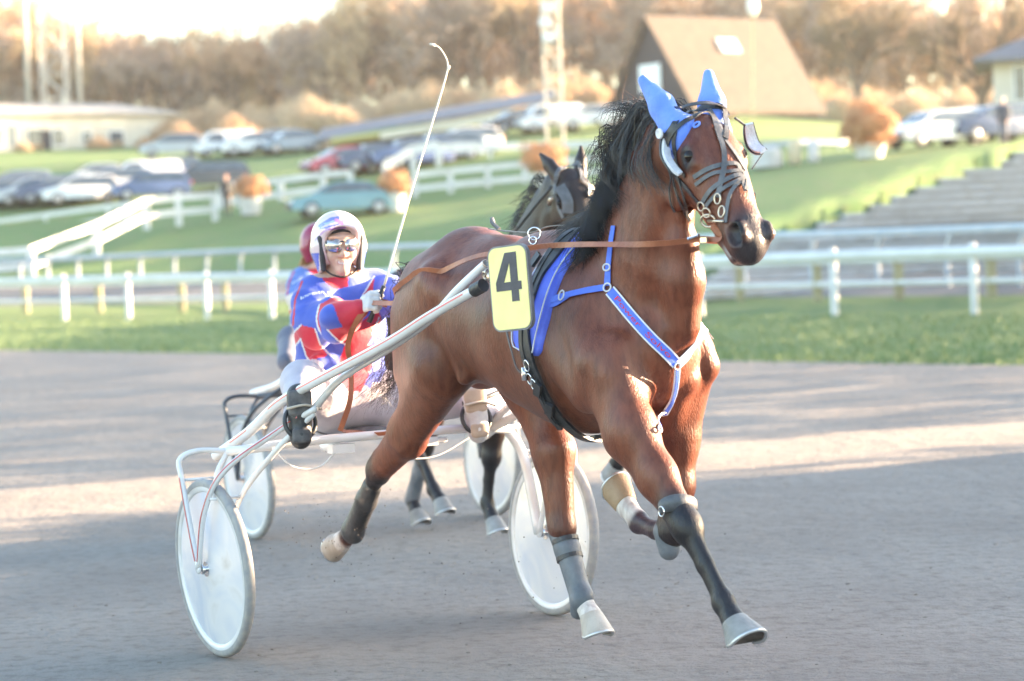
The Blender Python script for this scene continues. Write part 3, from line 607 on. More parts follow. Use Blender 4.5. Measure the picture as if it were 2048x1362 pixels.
# ---- harness
HA = Thing('harness', 'black harness over a blue saddle pad with blue breastplate straps', 'harness', RA, (1.6, 0, 1.2))
px = [(1165, 474, 34), (1128, 505, 48), (1092, 560, 62), (1066, 620, 72), (1056, 660, 76), (1054, 690, 70), (1054, 703, 50)]
P = spline([S(x, y)[0] for x, y, _ in px], 6); Wd = np.interp(np.linspace(0, 1, len(P)), np.linspace(0, 1, len(px)), [q[2] for q in px]) / 562 / .66
R_ = [NS(p, .004) for p in P]; Pn = np.array([r[1] for r in R_]); PP = np.array([r[0] for r in R_])
for _ in range(4): Pn[1:-1] = nrm(Pn[:-2] + Pn[1:-1] * 2 + Pn[2:]); PP[1:-1] = (PP[:-2] + PP[2:] + 2 * PP[1:-1]) / 4
TT = nrm(np.gradient(PP, axis=0)); SS = nrm(np.cross(TT, Pn))
def pad_surface(u0, u1, lift, ncol=12, rows=None, hump=.0):
    V = []; idx = rows if rows is not None else range(len(PP))
    for i in idx:
        for j in range(ncol + 1):
            u = u0 + (u1 - u0) * j / ncol; q = PP[i] + SS[i] * Wd[i] * u; a, n_ = NS(q, lift + hump * (1 - (2 * u) ** 4)); V.append(a)
    return np.array(V), [(r * (ncol + 1) + c, r * (ncol + 1) + c + 1, (r + 1) * (ncol + 1) + c + 1, (r + 1) * (ncol + 1) + c) for r in range(len(list(idx)) - 1) for c in range(ncol)]
b = MB(); V_, F_ = pad_surface(-.5, .5, .003, 14, hump=.016); b.add(V_, F_); V2, F2 = pad_surface(-.5, .5, .0, 14); b.add(V2, F2); nc = 15; nr = len(PP)
rim_ = [r * nc for r in range(nr)] + [(nr - 1) * nc + c for c in range(nc)] + [r * nc + nc - 1 for r in range(nr)][::-1] + [c for c in range(nc)][::-1]
b.f += [[rim_[i], rim_[i + 1], rim_[i + 1] + nr * nc, rim_[i] + nr * nc] for i in range(len(rim_) - 1) if rim_[i] != rim_[i + 1]]; b.m += [0] * (len(b.f) - len(b.m))
pad = b.build('saddle_pad', M['bluepad'], HA, smooth=True)
b = MB(); pa = np.array(V_).reshape(nr, nc, 3); line = np.vstack([pa[:-2, 2], pa[-3, 2:-2], pa[:-2, -3][::-1]]); line = np.array([NS(p, .0225)[0] for p in line]); 
for _ in range(2): line[1:-1] = (line[:-2] + line[2:] + 2 * line[1:-1]) / 4
b.tube(line, .0026, 6); b.build('piping', M['whitep'], pad, smooth=True)
b = MB(); P1, N1 = strap(b, [(1158, 470), (1120, 512), (1088, 558), (1068, 615), (1062, 660), (1070, 712), (1090, 765), (1118, 815), (1150, 850), (1195, 868)], .038, .010, lift=.020, n=8)
strap(b, [(1148, 476), (1104, 520), (1076, 575), (1058, 640), (1058, 700), (1075, 745)], .020, .008, lift=.026)
strap(b, [(1085, 752), (1104, 800), (1130, 842)], .022, .008, lift=.032); strap(b, [(1080, 745), (1098, 790), (1122, 832)], .014, .008, lift=.036)
for x, y in ((1090, 528), (1064, 610), (1092, 770), (1112, 805)):
    p, n_ = S(x, y, .042); b.box(p, (.03, .05, .012), (nrm(np.cross(n_, v3(.5, 0, .9))), nrm(v3(.5, 0, .9) - n_ * (n_ @ v3(.5, 0, .9))), n_))
# girth goes under the belly to the far side
gp = [(1195, 868)]; g0 = S(1195, 868)[0]; G = [g0, v3(g0[0] + .02, 0, .87), v3(g0[0] - .05, .2, .98), v3(g0[0] - .18, .27, 1.2), v3(1.5, .2, 1.45), v3(1.5, 0, 1.60)]; strap(b, G, .05, .012, lift=.006)
b.build('girth', M['leather'], HA, smooth=False)
b = MB()
for x, y, r_ in ((1082, 487, .022), (1080, 500, .013), (1068, 612, .012)): p, n_ = S(x, y, .045); b.torus(p, v3(.8, -.6, 0), r_, .0032)
p, n_ = S(1048, 640, .03); b.tube(spline([S(1060, 560, .05)[0], S(1068, 580, .055)[0], S(1062, 600, .05)[0], S(1066, 615, .045)[0]], 6), .003, 6)
for x, y in ((1077, 750), (1084, 760), (1072, 725)): p, n_ = S(x, y, .042); b.torus(p, n_, .013, .003, sq=1.5)
p, n_ = S(1052, 545, .04); b.ell(p, (.022, .022, .03)); b.box(S(1070, 740, .045)[0], (.012, .02, .045))
b.build('terret_rings', M['chrome'], HA, smooth=True)
b = MB(); strap(b, [(1022, 655), (1034, 700), (1045, 735), (1062, 745)], .010, lift=.02); b.build('trace_strap', M['grayleather'], HA)
b = MB(); P = [NS(v3(t, 0, 1.7), .012)[0] for t in (1.50, 1.35, 1.2, 1.05, .95)]; P = spline(P, 4); b.ribbon(P, .012, .004, np.tile(v3(0, 0, 1.), (len(P), 1))); b.tube(spline([v3(1.0, 0, 1.615), v3(.97, -.01, 1.64), v3(.95, 0, 1.655), v3(.94, .01, 1.64)], 5), .008, 8); b.build('back_strap', M['grayleather'], HA)
b = MB(); p, n_ = S(1180, 458, .03); b.tube(spline([p, p + v3(.03, 0, .03), p + v3(.07, .02, .05), v3(2.10, .02, 1.93)], 6), .004, 6); b.tube([p, p + v3(-.02, 0, -.02)], .008, 8); b.torus(p, v3(0, 1, 0), .012, .003); b.build('check_rein', M['leather'], HA)
# breastplate
BPp = Thing('breastplate', 'blue webbing breastplate with white edging and red lettering across the chest', 'breastplate', RA, (2.0, 0, 1.1))
b = MB(); strap(b, [(1229, 452), (1222, 500), (1218, 540), (1216, 572)], .024, lift=.004); b.build('neck_strap', M['blue'], BPp)
b = MB(); strap(b, [(1212, 576), (1180, 581), (1140, 590), (1085, 606)], .022, lift=.006); strap(b, [(1140, 592), (1115, 608), (1090, 612)], .016, lift=.004); b.build('side_strap', M['blue'], BPp)
b = MB(); Pc, Nc = strap(b, [(1222, 582), (1245, 610), (1275, 647), (1305, 680), (1332, 706), (1350, 726)], .034, .004, lift=.005, n=10)
cs = b.build('chest_strap', M['blue'], BPp)
Tc = nrm(np.gradient(Pc, axis=0)); Sc = nrm(np.cross(Tc, Nc)); b = MB()
for sg in (-1, 1): b.ribbon(Pc + Sc * sg * .0175 + Nc * .0042, .005, .0015, Nc)
b.build('edging', M['whitep'], cs)
V_, F_ = text_mesh('Power  Solvo', .030); arc = np.concatenate([[0], np.cumsum(np.linalg.norm(np.diff(Pc, axis=0), axis=1))]); x_ = (V_[:, 0] - V_[:, 0].min()) / np.ptp(V_[:, 0]) * arc[-1] * .80 + arc[-1] * .10
sgn = 1
TP = np.stack([np.interp(x_, arc, Pc[:, i]) for i in range(3)], 1); TS = np.stack([np.interp(x_, arc, Sc[:, i]) for i in range(3)], 1); TN = np.stack([np.interp(x_, arc, Nc[:, i]) for i in range(3)], 1)
up_sign = 1 if (Sc[len(Sc) // 2] @ v3(.3, 0, 1)) > 0 else -1
LP_ = TP + TS * (V_[:, 1:2] * .8 * up_sign) + TN * .0058; xs_ = np.sort(V_[:, 0]); gi = int(np.argmax(np.diff(xs_))); cut = (xs_[gi] + xs_[gi + 1]) / 2
for sel in (V_[:, 0] < cut, V_[:, 0] >= cut):
    ix = np.full(len(V_), -1); ix[sel] = np.arange(sel.sum()); mkobj('lettering', LP_[sel], [[int(ix[q]) for q in f_] for f_ in F_ if sel[f_[0]]], M['red'], cs)
b = MB(); strap(b, [(1354, 728), (1370, 712), (1386, 690), (1396, 672), NS(v3(2.02, .22, 1.27))[0], NS(v3(1.9, .24, 1.30))[0]], .032, .004, lift=.005); strap(b, [v3(2.0, .22, 1.2), v3(1.85, .24, 1.32), v3(1.6, .24, 1.33)], .024, lift=.004); cl = b.build('chest_strap', M['whitep'], BPp)
b = MB(); strap(b, [(1352, 738), (1350, 765), (1343, 795), (1330, 828), (1316, 856)], .022, .004, lift=.006); P, N_ = strap(b, [(1352, 738), (1350, 765), (1343, 795), (1330, 828), (1316, 856)], .012, .002, lift=.011, mi=1); b.build('breast_strap', [M['whitep'], M['blue']], BPp)
b = MB()
for x, y, r_, q_ in ((1217, 576, .014, 1), (1217, 535, .016, .7), (1127, 592, .013, 1.3), (1352, 731, .012, 1), (1315, 860, .010, 1)): p, n_ = S(x, y, .010); b.torus(p, n_, r_, .0030, 16, 6, sq=q_)
b.build('rings', M['whitep'], BPp, smooth=True)
# ---- reins
REINS = Thing('reins', 'tan leather reins from the driver hands to the bit', 'reins', RA, (1.0, 0, 1.2))
hand_R = T(740, 606, .10)
def rein(o):
    bit = S(1436, 446, .02)[0]
    P = [bit, Q(1440, 478, -.075), Q(1400, 478, -.10), Q(1340, 485, -.135), Q(1270, 489, -.17), Q(1190, 489, -.20), Q(1120, 490, -.20), Q(1075, 493, -.19), Q(1010, 504, -.235), Q(950, 514, -.25), Q(890, 540, -.24), Q(840, 572, -.20), Q(800, 604, -.15), hand_R + v3(.02, 0, 0)]
    P = np.array(P)
    if o > 0: P = P * v3(1, -1, 1); P[-1] = T(815, 612, .05)
    P = spline(P, 8); 
    for i in range(len(P)):
        q, n_, _, d_ = BV.find_nearest(Vector(P[i])); q = np.array(q); n_ = np.array(n_)
        if (P[i] - q) @ n_ < .010 and i > 10: P[i] = q + n_ * .010
    P[1:-1] = (P[:-2] + 2 * P[1:-1] + P[2:]) / 4
    k = len(P); tw = [v3(.25 * math.sin(i * .28), -o * .0 - 1 * (1 if o < 0 else -1), .55 * math.sin(i * .19 + .5)) for i in range(k)]
    return P, tw
for o in (-1, 1):
    P, tw = rein(o); b = MB(); b.ribbon(P, .019, .003, np.array(tw)); b.build('rein', M['tan'], REINS)
b = MB(); P = spline([hand_R, T(712, 645, .08), T(696, 690, .02), T(702, 740, .0), T(700, 800, .02), T(680, 862, .0)], 8); b.ribbon(P, .022, .003, np.tile(v3(1, -.4, 0), (len(P), 1)))
P = spline([T(682, 862, .0), T(720, 866, -.05), T(770, 866, .06), T(810, 850, .12), T(835, 800, .16)], 8); b.ribbon(P, .020, .003, np.array([v3(.6, -.4, .6 * math.cos(i * .2)) for i in range(len(P))])); b.build('rein_end', M['tan'], REINS)
b = MB(); 
for dx in (0, 12): c_ = T(752 + dx, 603 + dx * .2, .11); b.box(c_, (.012, .045, .03), (nrm(v3(1, -.4, .1)), nrm(v3(.4, 1, -.3)), nrm(v3(0, .3, 1))))
b.build('hand_loop', M['tan'], REINS, auto=30)
p, n_ = S(1408, 482, .025); b = MB(); b.box(Q(1408, 480, -.105), (.035, .006, .016)); b.tube([Q(1376, 478, -.12), Q(1398, 470, -.11)], .005, 6); b.build('rein_buckle', M['chrome'], REINS)
# ---- number plate
NPc = Q(1021, 576, -.43); pn = nrm(RA.L(RA.o + v3(-.66, -.75, .02))); upv = nrm(v3(0, 0, 1) - (v3(0, 0, 1) @ pn) * pn); rt = np.cross(upv, pn)
rot = math.radians(-4); rt2 = rt * math.cos(rot) - upv * math.sin(rot); up2 = rt * math.sin(rot) * -1 * -1 + upv * math.cos(rot); up2 = nrm(np.cross(pn, rt2)); 
def rrect(w_, h_, r_, n=8):
    o_ = []
    for cx_, cy_, a0 in ((w_ - r_, h_ - r_, 0), (-w_ + r_, h_ - r_, 90), (-w_ + r_, -h_ + r_, 180), (w_ - r_, -h_ + r_, 270)):
        for k in range(n + 1): a = math.radians(a0 + 90 * k / n); o_.append((cx_ + r_ * math.cos(a), cy_ + r_ * math.sin(a)))
    return o_
def slab(b, poly, z0, z1, mi=0):
    n = len(poly); V = [NPc + rt2 * x + up2 * y + pn * z for z in (z0, z1) for x, y in poly]
    b.add(V, [tuple(range(n))[::-1], tuple(range(n, 2 * n))] + [(i, (i + 1) % n, n + (i + 1) % n, n + i) for i in range(n)], mi)
NP = Thing('number_plate', 'yellow race number plate reading 4 at the shaft tip', 'number plate', RA, NPc)
b = MB(); slab(b, rrect(.088, .143, .035), -.012, .004); b.build('plate_edge', M['plategrey'], NP, auto=40)
b = MB(); slab(b, rrect(.082, .137, .031), .0, .0065); b.build('plate', M['yellow'], NP, auto=40)
b = MB(); four = [(.012, .125), (-.006, .125), (-.052, .02), (-.052, -.008), (.008, -.008), (.008, -.043), (.040, -.043), (.040, -.008), (.056, -.008), (.056, .026), (.040, .026), (.040, .125)]
outer = [(.040, .118), (.004, .118), (-.052, .022), (-.052, -.006), (.008, -.006), (.008, -.043), (.040, -.043), (.040, -.006), (.056, -.006), (.056, .024), (.040, .024)]
def quad(b, pts): slab(b, pts, .0068, .008)
quad(b, [(-.056, -.008), (.056, -.008), (.056, .020), (-.056, .020)]); quad(b, [(.010, -.046), (.042, -.046), (.042, -.0081), (.010, -.0081)]); quad(b, [(.010, .0201), (.042, .0201), (.042, .118), (.010, .118)])
quad(b, [(-.056, .0201), (-.020, .0201), (.0099, .085), (.0099, .118), (-.008, .118)])
b.build('numeral', M['plateblack'], NP)
b = MB(); b.tube([NPc - pn * .01, NPc - pn * .05 + v3(.02, .03, 0)], .012, 10); b.build('bracket', M['chrome'], NP, smooth=True)
# ================================================================== driver
def inpoly(P, poly):
    x, y = P[:, 0], P[:, 1]; r = np.zeros(len(P), bool); n = len(poly)
    for i in range(n):
        x1, y1 = poly[i]; x2, y2 = poly[i - 1]
        c = ((y1 > y) != (y2 > y)); r ^= c & (x < (x2 - x1) * (y - y1) / ((y2 - y1) if y2 != y1 else 1e-9) + x1)
    return r
def dline(P, line):
    d = np.full(len(P), 1e9)
    for a, b_ in zip(line[:-1], line[1:]):
        a = np.array(a, float); b_ = np.array(b_, float); e = b_ - a; t = np.clip(((P - a) @ e) / (e @ e + 1e-9), 0, 1); d = np.minimum(d, np.hypot(*(P - a - t[:, None] * e).T))
    return d
SKIN = v3(.60, .36, .27); SBLUE = v3(.050, .095, .47); SRED = v3(.55, .016, .045); SWHITE = v3(.62, .62, .66); TROU = v3(.46, .43, .49)
hy = math.radians(-17); hf = v3(math.cos(hy), math.sin(hy), 0); hs = v3(-math.sin(hy), math.cos(hy), 0)   # head: forward, left
hc = T(678, 497, -.30)
def HP(f_, s_, u_): return hc + hf * f_ + hs * s_ + v3(0, 0, u_)
arm = {'R': [T(628, 590, -.33), T(632, 652, -.18), T(690, 634, .0), T(718, 618, .06)], 'L': [T(752, 578, -.34), T(792, 596, -.22), T(818, 606, -.06), T(828, 604, .06)]}
legs_ = {'R': [v3(-.33, -.09, .93), T(606, 765, -.02), T(598, 830, .25)], 'L': [v3(-.33, .09, .93), T(978, 785, -.05), T(955, 826, .06)]}
def driver_sdf():
    s = SDF(); sh = (0, 1, 0)
    s.chain([v3(-.36, 0, .95), v3(-.39, 0, 1.08), v3(-.36, -.0, 1.24), v3(-.34, 0, 1.34)], [(.145, .19), (.135, .185), (.145, .19), (.115, .17)], .05)
    s.chain([arm['R'][0] + v3(0, .02, 0), v3(-.33, 0, 1.41), arm['L'][0] + v3(0, -.02, 0)], [(.075, .075), (.085, .085), (.075, .075)], .05, (1, 0, 0))
    for k in 'RL':
        A_ = arm[k]; s.chain(A_, [.082, .074, .058, .040], .035, (0, 1, .2))
        B_ = legs_[k]; s.seg(B_[0], B_[1], (.125, .12), (.085, .085), .05); s.seg(B_[1], B_[2], (.083, .08), (.06, .06), .04)
        dr = nrm(B_[1] - B_[0])
    s.ell(v3(-.22, .0, .93), (.16, .10, .18), .06, d=(1, 0, 0))
    # wrinkles of the loose suit
    rr = random.Random(4)
    for k in 'RL':
        A_ = arm[k]
        for i in range(6):
            t_ = rr.random(); c = A_[0] * (1 - t_) + A_[1] * t_ if i < 3 else A_[1] * (1 - t_) + A_[2] * t_; dd = nrm(v3(rr.gauss(0, 1), rr.gauss(0, 1), rr.gauss(0, 1)))
            s.seg(c - dd * .05, c + dd * .05, .054, .050, .03)
    for i in range(8):
        c = v3(-.27, rr.uniform(-.13, .13), rr.uniform(.98, 1.3)); dd = nrm(v3(0, rr.gauss(0, 1), rr.gauss(0, .6))); s.seg(c - dd * .08, c + dd * .08, .034, .026, .014)
    s.seg(v3(-.33, 0, 1.43), HP(-.01, 0, -.09), (.075, .07), (.055, .055), .03)
    # head with a face
    s.ell(HP(-.01, 0, .02), (.105, .095, .074), .03); s.seg(HP(.035, 0, -.02), HP(.062, 0, -.082), (.055, .060), (.026, .030), .03, hs)
    s.seg(HP(.088, 0, .022), HP(.108, 0, -.022), (.010, .010), (.014, .014), .014, hs); s.ell(HP(.098, 0, -.026), (.014, .012, .020), .01, d=hf, side=hs)
    for o in (-1, 1):
        s.ell(HP(.066, .036 * o, -.025), (.026, .024, .022), .02, d=hf, side=hs); s.seg(HP(.085, .012 * o, .045), HP(.072, .05 * o, .045), .010, .008, .015)
        s.ell(HP(.086, .032 * o, .02), (.012, .014, .010), .01, d=hf, side=hs, sub=True); s.ell(HP(.085, .030 * o, .018), (.010, .010, .010), .006, d=hf, side=hs)
    s.seg(HP(.088, -.024, -.052), HP(.094, 0, -.056), .006, .008, .008); s.seg(HP(.094, 0, -.056), HP(.088, .024, -.052), .008, .006, .008)
    s.seg(HP(.086, -.020, -.062), HP(.090, 0, -.069), .006, .008, .008); s.seg(HP(.090, 0, -.069), HP(.086, .020, -.062), .008, .006, .008)
    s.ell(HP(.080, 0, -.090), (.018, .016, .020), .02, d=hf, side=hs)
    return s
def suit_colors(V, fr, style=0):
    C = np.tile(SBLUE, (len(V), 1)); P = proj(fr.W(V))
    def dseg(a, b): d = b - a; t = np.clip(((V - a) @ d) / (d @ d), 0, 1); return np.linalg.norm(V - a - t[:, None] * d, axis=1)
    polys = [([(602, 650), (630, 657), (640, 690), (656, 712), (636, 716), (621, 724), (613, 714), (601, 678), (588, 692), (583, 700), (585, 675), (590, 660)], SRED),
             ([(655, 660), (714, 649), (756, 620), (764, 640), (750, 664), (735, 690), (760, 690), (750, 715), (735, 755), (722, 782), (698, 784), (690, 775), (676, 755), (677, 728), (690, 688), (672, 678)], SRED),
             ([(725, 590), (749, 552), (745, 588)], SRED)]
    for pl, c in polys:
        C[inpoly(P, pl)] = c
    for pl in ([(602, 650), (588, 664), (583, 690)], [(583, 702), (601, 678), (613, 714), (621, 724)], [(630, 657), (640, 688), (660, 710), (672, 716)], [(655, 660), (675, 680), (693, 690)], [(725, 590), (749, 552)], [(758, 636), (745, 668)], [(736, 690), (760, 664)]):
        C[dline(P, pl) < 1.5] = SWHITE
    for pl in ([(655, 583), (662, 585), (668, 600), (676, 603), (645, 607), (663, 600)],): C[inpoly(P, pl) & (C[:, 0] < .3)] = SWHITE
    C[(dline(P, [(604, 563), (590, 600), (586, 650)]) < 2)] = SRED
    C[(dline(P, [(602, 596), (620, 588), (645, 584), (655, 592)]) < 2.2) & (np.sin(P[:, 0] * 1.4) > -.1)] = SWHITE
    # cuffs, by distance along the forearm
    for k in 'R':
        A_ = arm[k]; a, b_ = A_[1], A_[2]; d = b_ - a; t = ((V - a) @ d) / (d @ d); near = (dseg(a, A_[3]) < .082) & (dseg(v3(-.38, 0, .95), v3(-.34, 0, 1.36)) > .20); C[near & (t > .50)] = SRED; C[near & (np.abs(t - .48) < .03)] = SWHITE
    # trousers
    dl = np.minimum(np.minimum(dseg(legs_['R'][0], legs_['R'][1]) - .105, dseg(legs_['R'][1], legs_['R'][2]) - .07), np.minimum(dseg(legs_['L'][0], legs_['L'][1]) - .105, dseg(legs_['L'][1], legs_['L'][2]) - .07))
    dt = dseg(v3(-.38, 0, 1.02), v3(-.34, 0, 1.35)) - .165
    hem = inpoly(P, polys[1][0]) | (P[:, 0] < 0)
    C[((dl < dt + .03) & (V[:, 2] < 1.12) & ~hem & (V[:, 2] < 1.02 + .0 * V[:, 0])) | ((dl < dt) & ~hem & (V[:, 2] < 1.14) & (V[:, 0] > -.30))] = TROU
    # collar and skin
    z = V[:, 2]; hd_ = np.linalg.norm(V - hc, axis=1) < .16
    col = (np.linalg.norm((V - HP(.0, 0, -.15))[:, :2], axis=1) < .10) & (z > hc[2] - .185) & (z < hc[2] - .10) & (P[:, 0] < 696) & (P[:, 1] < 579 - .25 * np.abs(P[:, 0] - 672)) & (P[:, 0] > 638); C[col] = SRED
    C[hd_ & (z > hc[2] - .118)] = SKIN
    f_ = (V - hc) @ hf; s__ = (V - hc) @ hs; u_ = z - hc[2]
    du = u_ + .0635 - 15 * s__ ** 2; fm = hd_ & (f_ > .06)
    C[fm & (np.abs(du) < .0062) & (np.abs(s__) < .025)] = v3(.50, .20, .17); C[fm & (np.abs(du) < .0030) & (np.abs(s__) < .022)] = v3(.66, .62, .60)
    return C
DR = Thing('person', 'driver in blue, red and white race suit and white helmet, smiling, holding reins and whip', 'person', RA, (-.3, 0, .8))
sD = driver_sdf(); VD, FD = sD.mesh(.0048, 1)
body_d = mkobj('body', VD, FD, M['suit'], DR, smooth=True, cols=suit_colors(VD, RA))
print('DRIVER', len(VD))
def make_helmet(par, colfn, hcx, HPx, f, s_ax):
    s = SDF(); s.ell(HPx(-.018, 0, .035), (.128, .122, .112), .02, d=f, side=s_ax)
    for o in (-1, 1): s.seg(HPx(-.01, .092 * o, .0), HPx(.012, .082 * o, -.085), (.060, .022), (.030, .014), .03, s_ax)
    s.seg(HPx(-.08, 0, -.03), HPx(-.06, 0, -.07), (.04, .07), (.03, .05), .04, s_ax)
    s.seg(HPx(.07, -.05, .078), HPx(.07, .05, .078), (.045, .03), (.045, .03), .03, (0, 0, 1))
    s.ell(HPx(-.012, 0, .015), (.103, .102, .092), .004, d=f, side=s_ax, sub=True); s.seg(HPx(.13, 0, .012), HPx(.14, 0, -.14), (.115, .080), (.11, .078), .01, s_ax, sub=True); s.seg(HPx(.0, 0, -.12), HPx(-.05, 0, -.16), (.07, .075), (.07, .075), .01, s_ax, sub=True)
    V, F_ = s.mesh(.0038, 1); return mkobj('helmet', V, F_, M['helmet'], par, smooth=True, cols=colfn(V))
def hcol(V):
    C = np.tile(v3(.70, .56, .57), (len(V), 1)); P = proj(RA.W(V)); f_ = (V - hc) @ hf; s_ = (V - hc) @ hs; u_ = V[:, 2] - hc[2]
    fr_ = f_ > -.06
    C[(dline(P, [(640, 452), (662, 438), (676, 436)]) < 3.5) & fr_] = v3(.16, .20, .62); C[(dline(P, [(652, 459), (690, 455)]) < 2.2) & fr_] = v3(.45, .25, .62); C[(dline(P, [(640, 458), (675, 449), (688, 440)]) < 1.6) & fr_] = v3(.20, .22, .60)
    C[(dline(P, [(672, 440), (684, 446)]) < 3.5) & fr_] = v3(.62, .25, .55); C[(dline(P, [(650, 448), (668, 443)]) < 1.8) & fr_] = v3(.35, .45, .75); C[(dline(P, [(630, 480), (646, 464), (655, 459)]) < 1.6) & fr_] = v3(.5, .32, .62)
    C[(np.abs(s_) > .092) & (u_ < -.015)] = v3(.10, .14, .55)
    return C
hel = make_helmet(DR, hcol, hc, HP, hf, hs)
s = SDF()
for o in (-1, 1): s.seg(HP(.045, .083 * o, .045), HP(.035, .074 * o, -.082), (.026, .014), (.022, .012), .02, hs)
s.seg(HP(.055, -.07, .072), HP(.055, .07, .072), (.018, .012), (.018, .012), .02, (0, 0, 1))
V_, F_ = s.mesh(.004, 1); mkobj('lining', V_, F_, M['blackfoam'], hel, smooth=True)
b = MB(); b.tube(spline([HP(.03, -.075, -.075), HP(.05, -.045, -.105), HP(.062, 0, -.118), HP(.05, .045, -.105), HP(.03, .075, -.075)], 6), .006, 8, flat=.6); b.build('chin_strap', M['blackfoam'], hel, smooth=True)
b = MB(); b2 = MB()
for o in (-1, 1):
    P = [HP(.112 - .35 * a * a * 8 * .1 - .5 * a ** 2 * 8, a * o, .020 + .0 * a) for a in np.linspace(.006, .070, 9)]; P = [HP(.1145 - 7.5 * a * a, a * o, .011 + .06 * a) for a in np.linspace(.008, .068, 9)]
    Nn = [nrm(hf + hs * (15 * a * o)) for a in np.linspace(.008, .068, 9)]
    b.ribbon(P, [.034, .046, .052, .054, .054, .052, .048, .040, .028], .003, Nn)
    b2.tube([p - v3(0, 0, h_) for p, h_ in zip(P, [.015, .022, .026, .027, .027, .026, .024, .020, .014])], .0022, 6); b2.tube([P[-1], HP(.0, .082 * o, .022)], .003, 6)
b2.tube([HP(.115, -.012, .026), HP(.117, 0, .028), HP(.115, .012, .026)], .0035, 6)
gl = b.build('sunglasses', M['lens'], DR, smooth=True); b2.build('frame', M['blackfoam'], gl, smooth=True)
def hand(name, par, c, fwd, grip, m, h=.0034, o=1):
    """gloved fist: palm centre c, fwd = from wrist to knuckles, grip = axis of what it holds (towards the thumb)"""
    fwd = nrm(fwd); grip = nrm(grip - (grip @ fwd) * fwd); pn_ = np.cross(grip, fwd) * o; s = SDF()
    s.seg(c - fwd * .055, c + fwd * .012, (.026, .020), (.040, .017), .015, pn_)
    for i, (L, y) in enumerate(((.9, .030), (1.0, .010), (.95, -.010), (.78, -.029))):
        k0 = c + fwd * .030 + grip * y; k1 = k0 + (fwd * .55 - pn_ * .8) * .034 * L; k2 = k1 + (-fwd * .45 - pn_ * .85) * .024 * L; k3 = k2 + (-fwd * .98 + pn_ * .1) * .020 * L
        s.chain([c + grip * y * .8, k0, k1, k2, k3], [.011, .0115, .0105, .0098, .009], .004, grip)
    t0 = c - fwd * .02 + grip * .030; t1 = t0 + fwd * .022 + grip * .022 - pn_ * .015; t2 = t1 + fwd * .022 + grip * .004 - pn_ * .02; t3 = t2 + fwd * .014 - grip * .012 - pn_ * .012
    s.chain([t0, t1, t2, t3], [.015, .013, .012, .010], .006)
    V, F_ = s.mesh(h, 1); return mkobj(name, V, F_, m, par, smooth=True)
M['glove'] = mat('white_glove', (.66, .64, .62), .6, (.48, .46, .48), 22, .3, 60)
wA, wB = T(738, 645, .10), T(768, 572, .12)
hand('glove', DR, T(731, 608, .085), T(745, 602, .14) - T(712, 622, .03), wB - wA, M['glove'], o=-1)
hand('glove', DR, T(832, 603, .09), T(840, 600, .14) - T(820, 606, .0), v3(0, .2, 1), M['glove'], o=1)
# boots with soles shown to the camera
for k, o in (('R', -1), ('L', 1)):
    f0 = foot_pos[o]; up_ = nrm(v3(-.1, -.05 * o, 1)); so_ = nrm(v3(1, -.35, .15)); s = SDF(); s.ell(f0 + up_ * .055, (.085, .045, .048), .03, d=up_, side=np.cross(up_, so_)); s.ell(f0 - up_ * .055, (.062, .036, .034), .03, d=up_, side=np.cross(up_, so_)); s.seg(f0 - up_ * .06, legs_[k][2] - v3(.0, 0, .0), .038, .05, .03)
    V_, F_ = s.mesh(.006, 1); mm = M['bootblack'] if o < 0 else M['glove']; bt = mkobj('boot', V_, F_, mm, DR, smooth=True)
    s = SDF(); s.ell(f0 + up_ * .058 + so_ * .034, (.088, .012, .047), .02, d=up_, side=np.cross(up_, so_)); s.ell(f0 - up_ * .065 + so_ * .032, (.056, .012, .036), .02, d=up_, side=np.cross(up_, so_)); V_, F_ = s.mesh(.005, 1); mkobj('sole', V_, F_, M['seat'] if o < 0 else mat('tan_sole', (.5, .40, .30), .6, (.4, .32, .25), 20), bt, smooth=True)
WH = Thing('whip', 'long pale driving whip held upright by the driver in front', 'whip', RA, wA)
b = MB(); b.tube([wA, wB], [.011, .0095], 10); b.build('grip', M['leather'], WH, smooth=True)
b = MB(); b.tube(spline([wB, T(828, 365, .12), T(884, 180, .12), T(896, 136, .12)], 6), np.linspace(.0050, .0032, 19), 8); b.build('shaft', mat('whip_cream', (.72, .66, .56), .4), WH, smooth=True)
b = MB(); b.tube(spline([T(896, 136, .12), T(893, 118, .12), T(880, 97, .12), T(868, 90, .12)], 6), np.linspace(.0035, .0028, 19), 6); b.tube([T(870, 91, .12), T(860, 88, .12)], [.006, .004], 6); b.tube([T(898, 131, .12), T(896, 140, .12)], .006, 6); b.build('lash', mat('whip_lash', (.7, .66, .6), .7), WH, smooth=True)
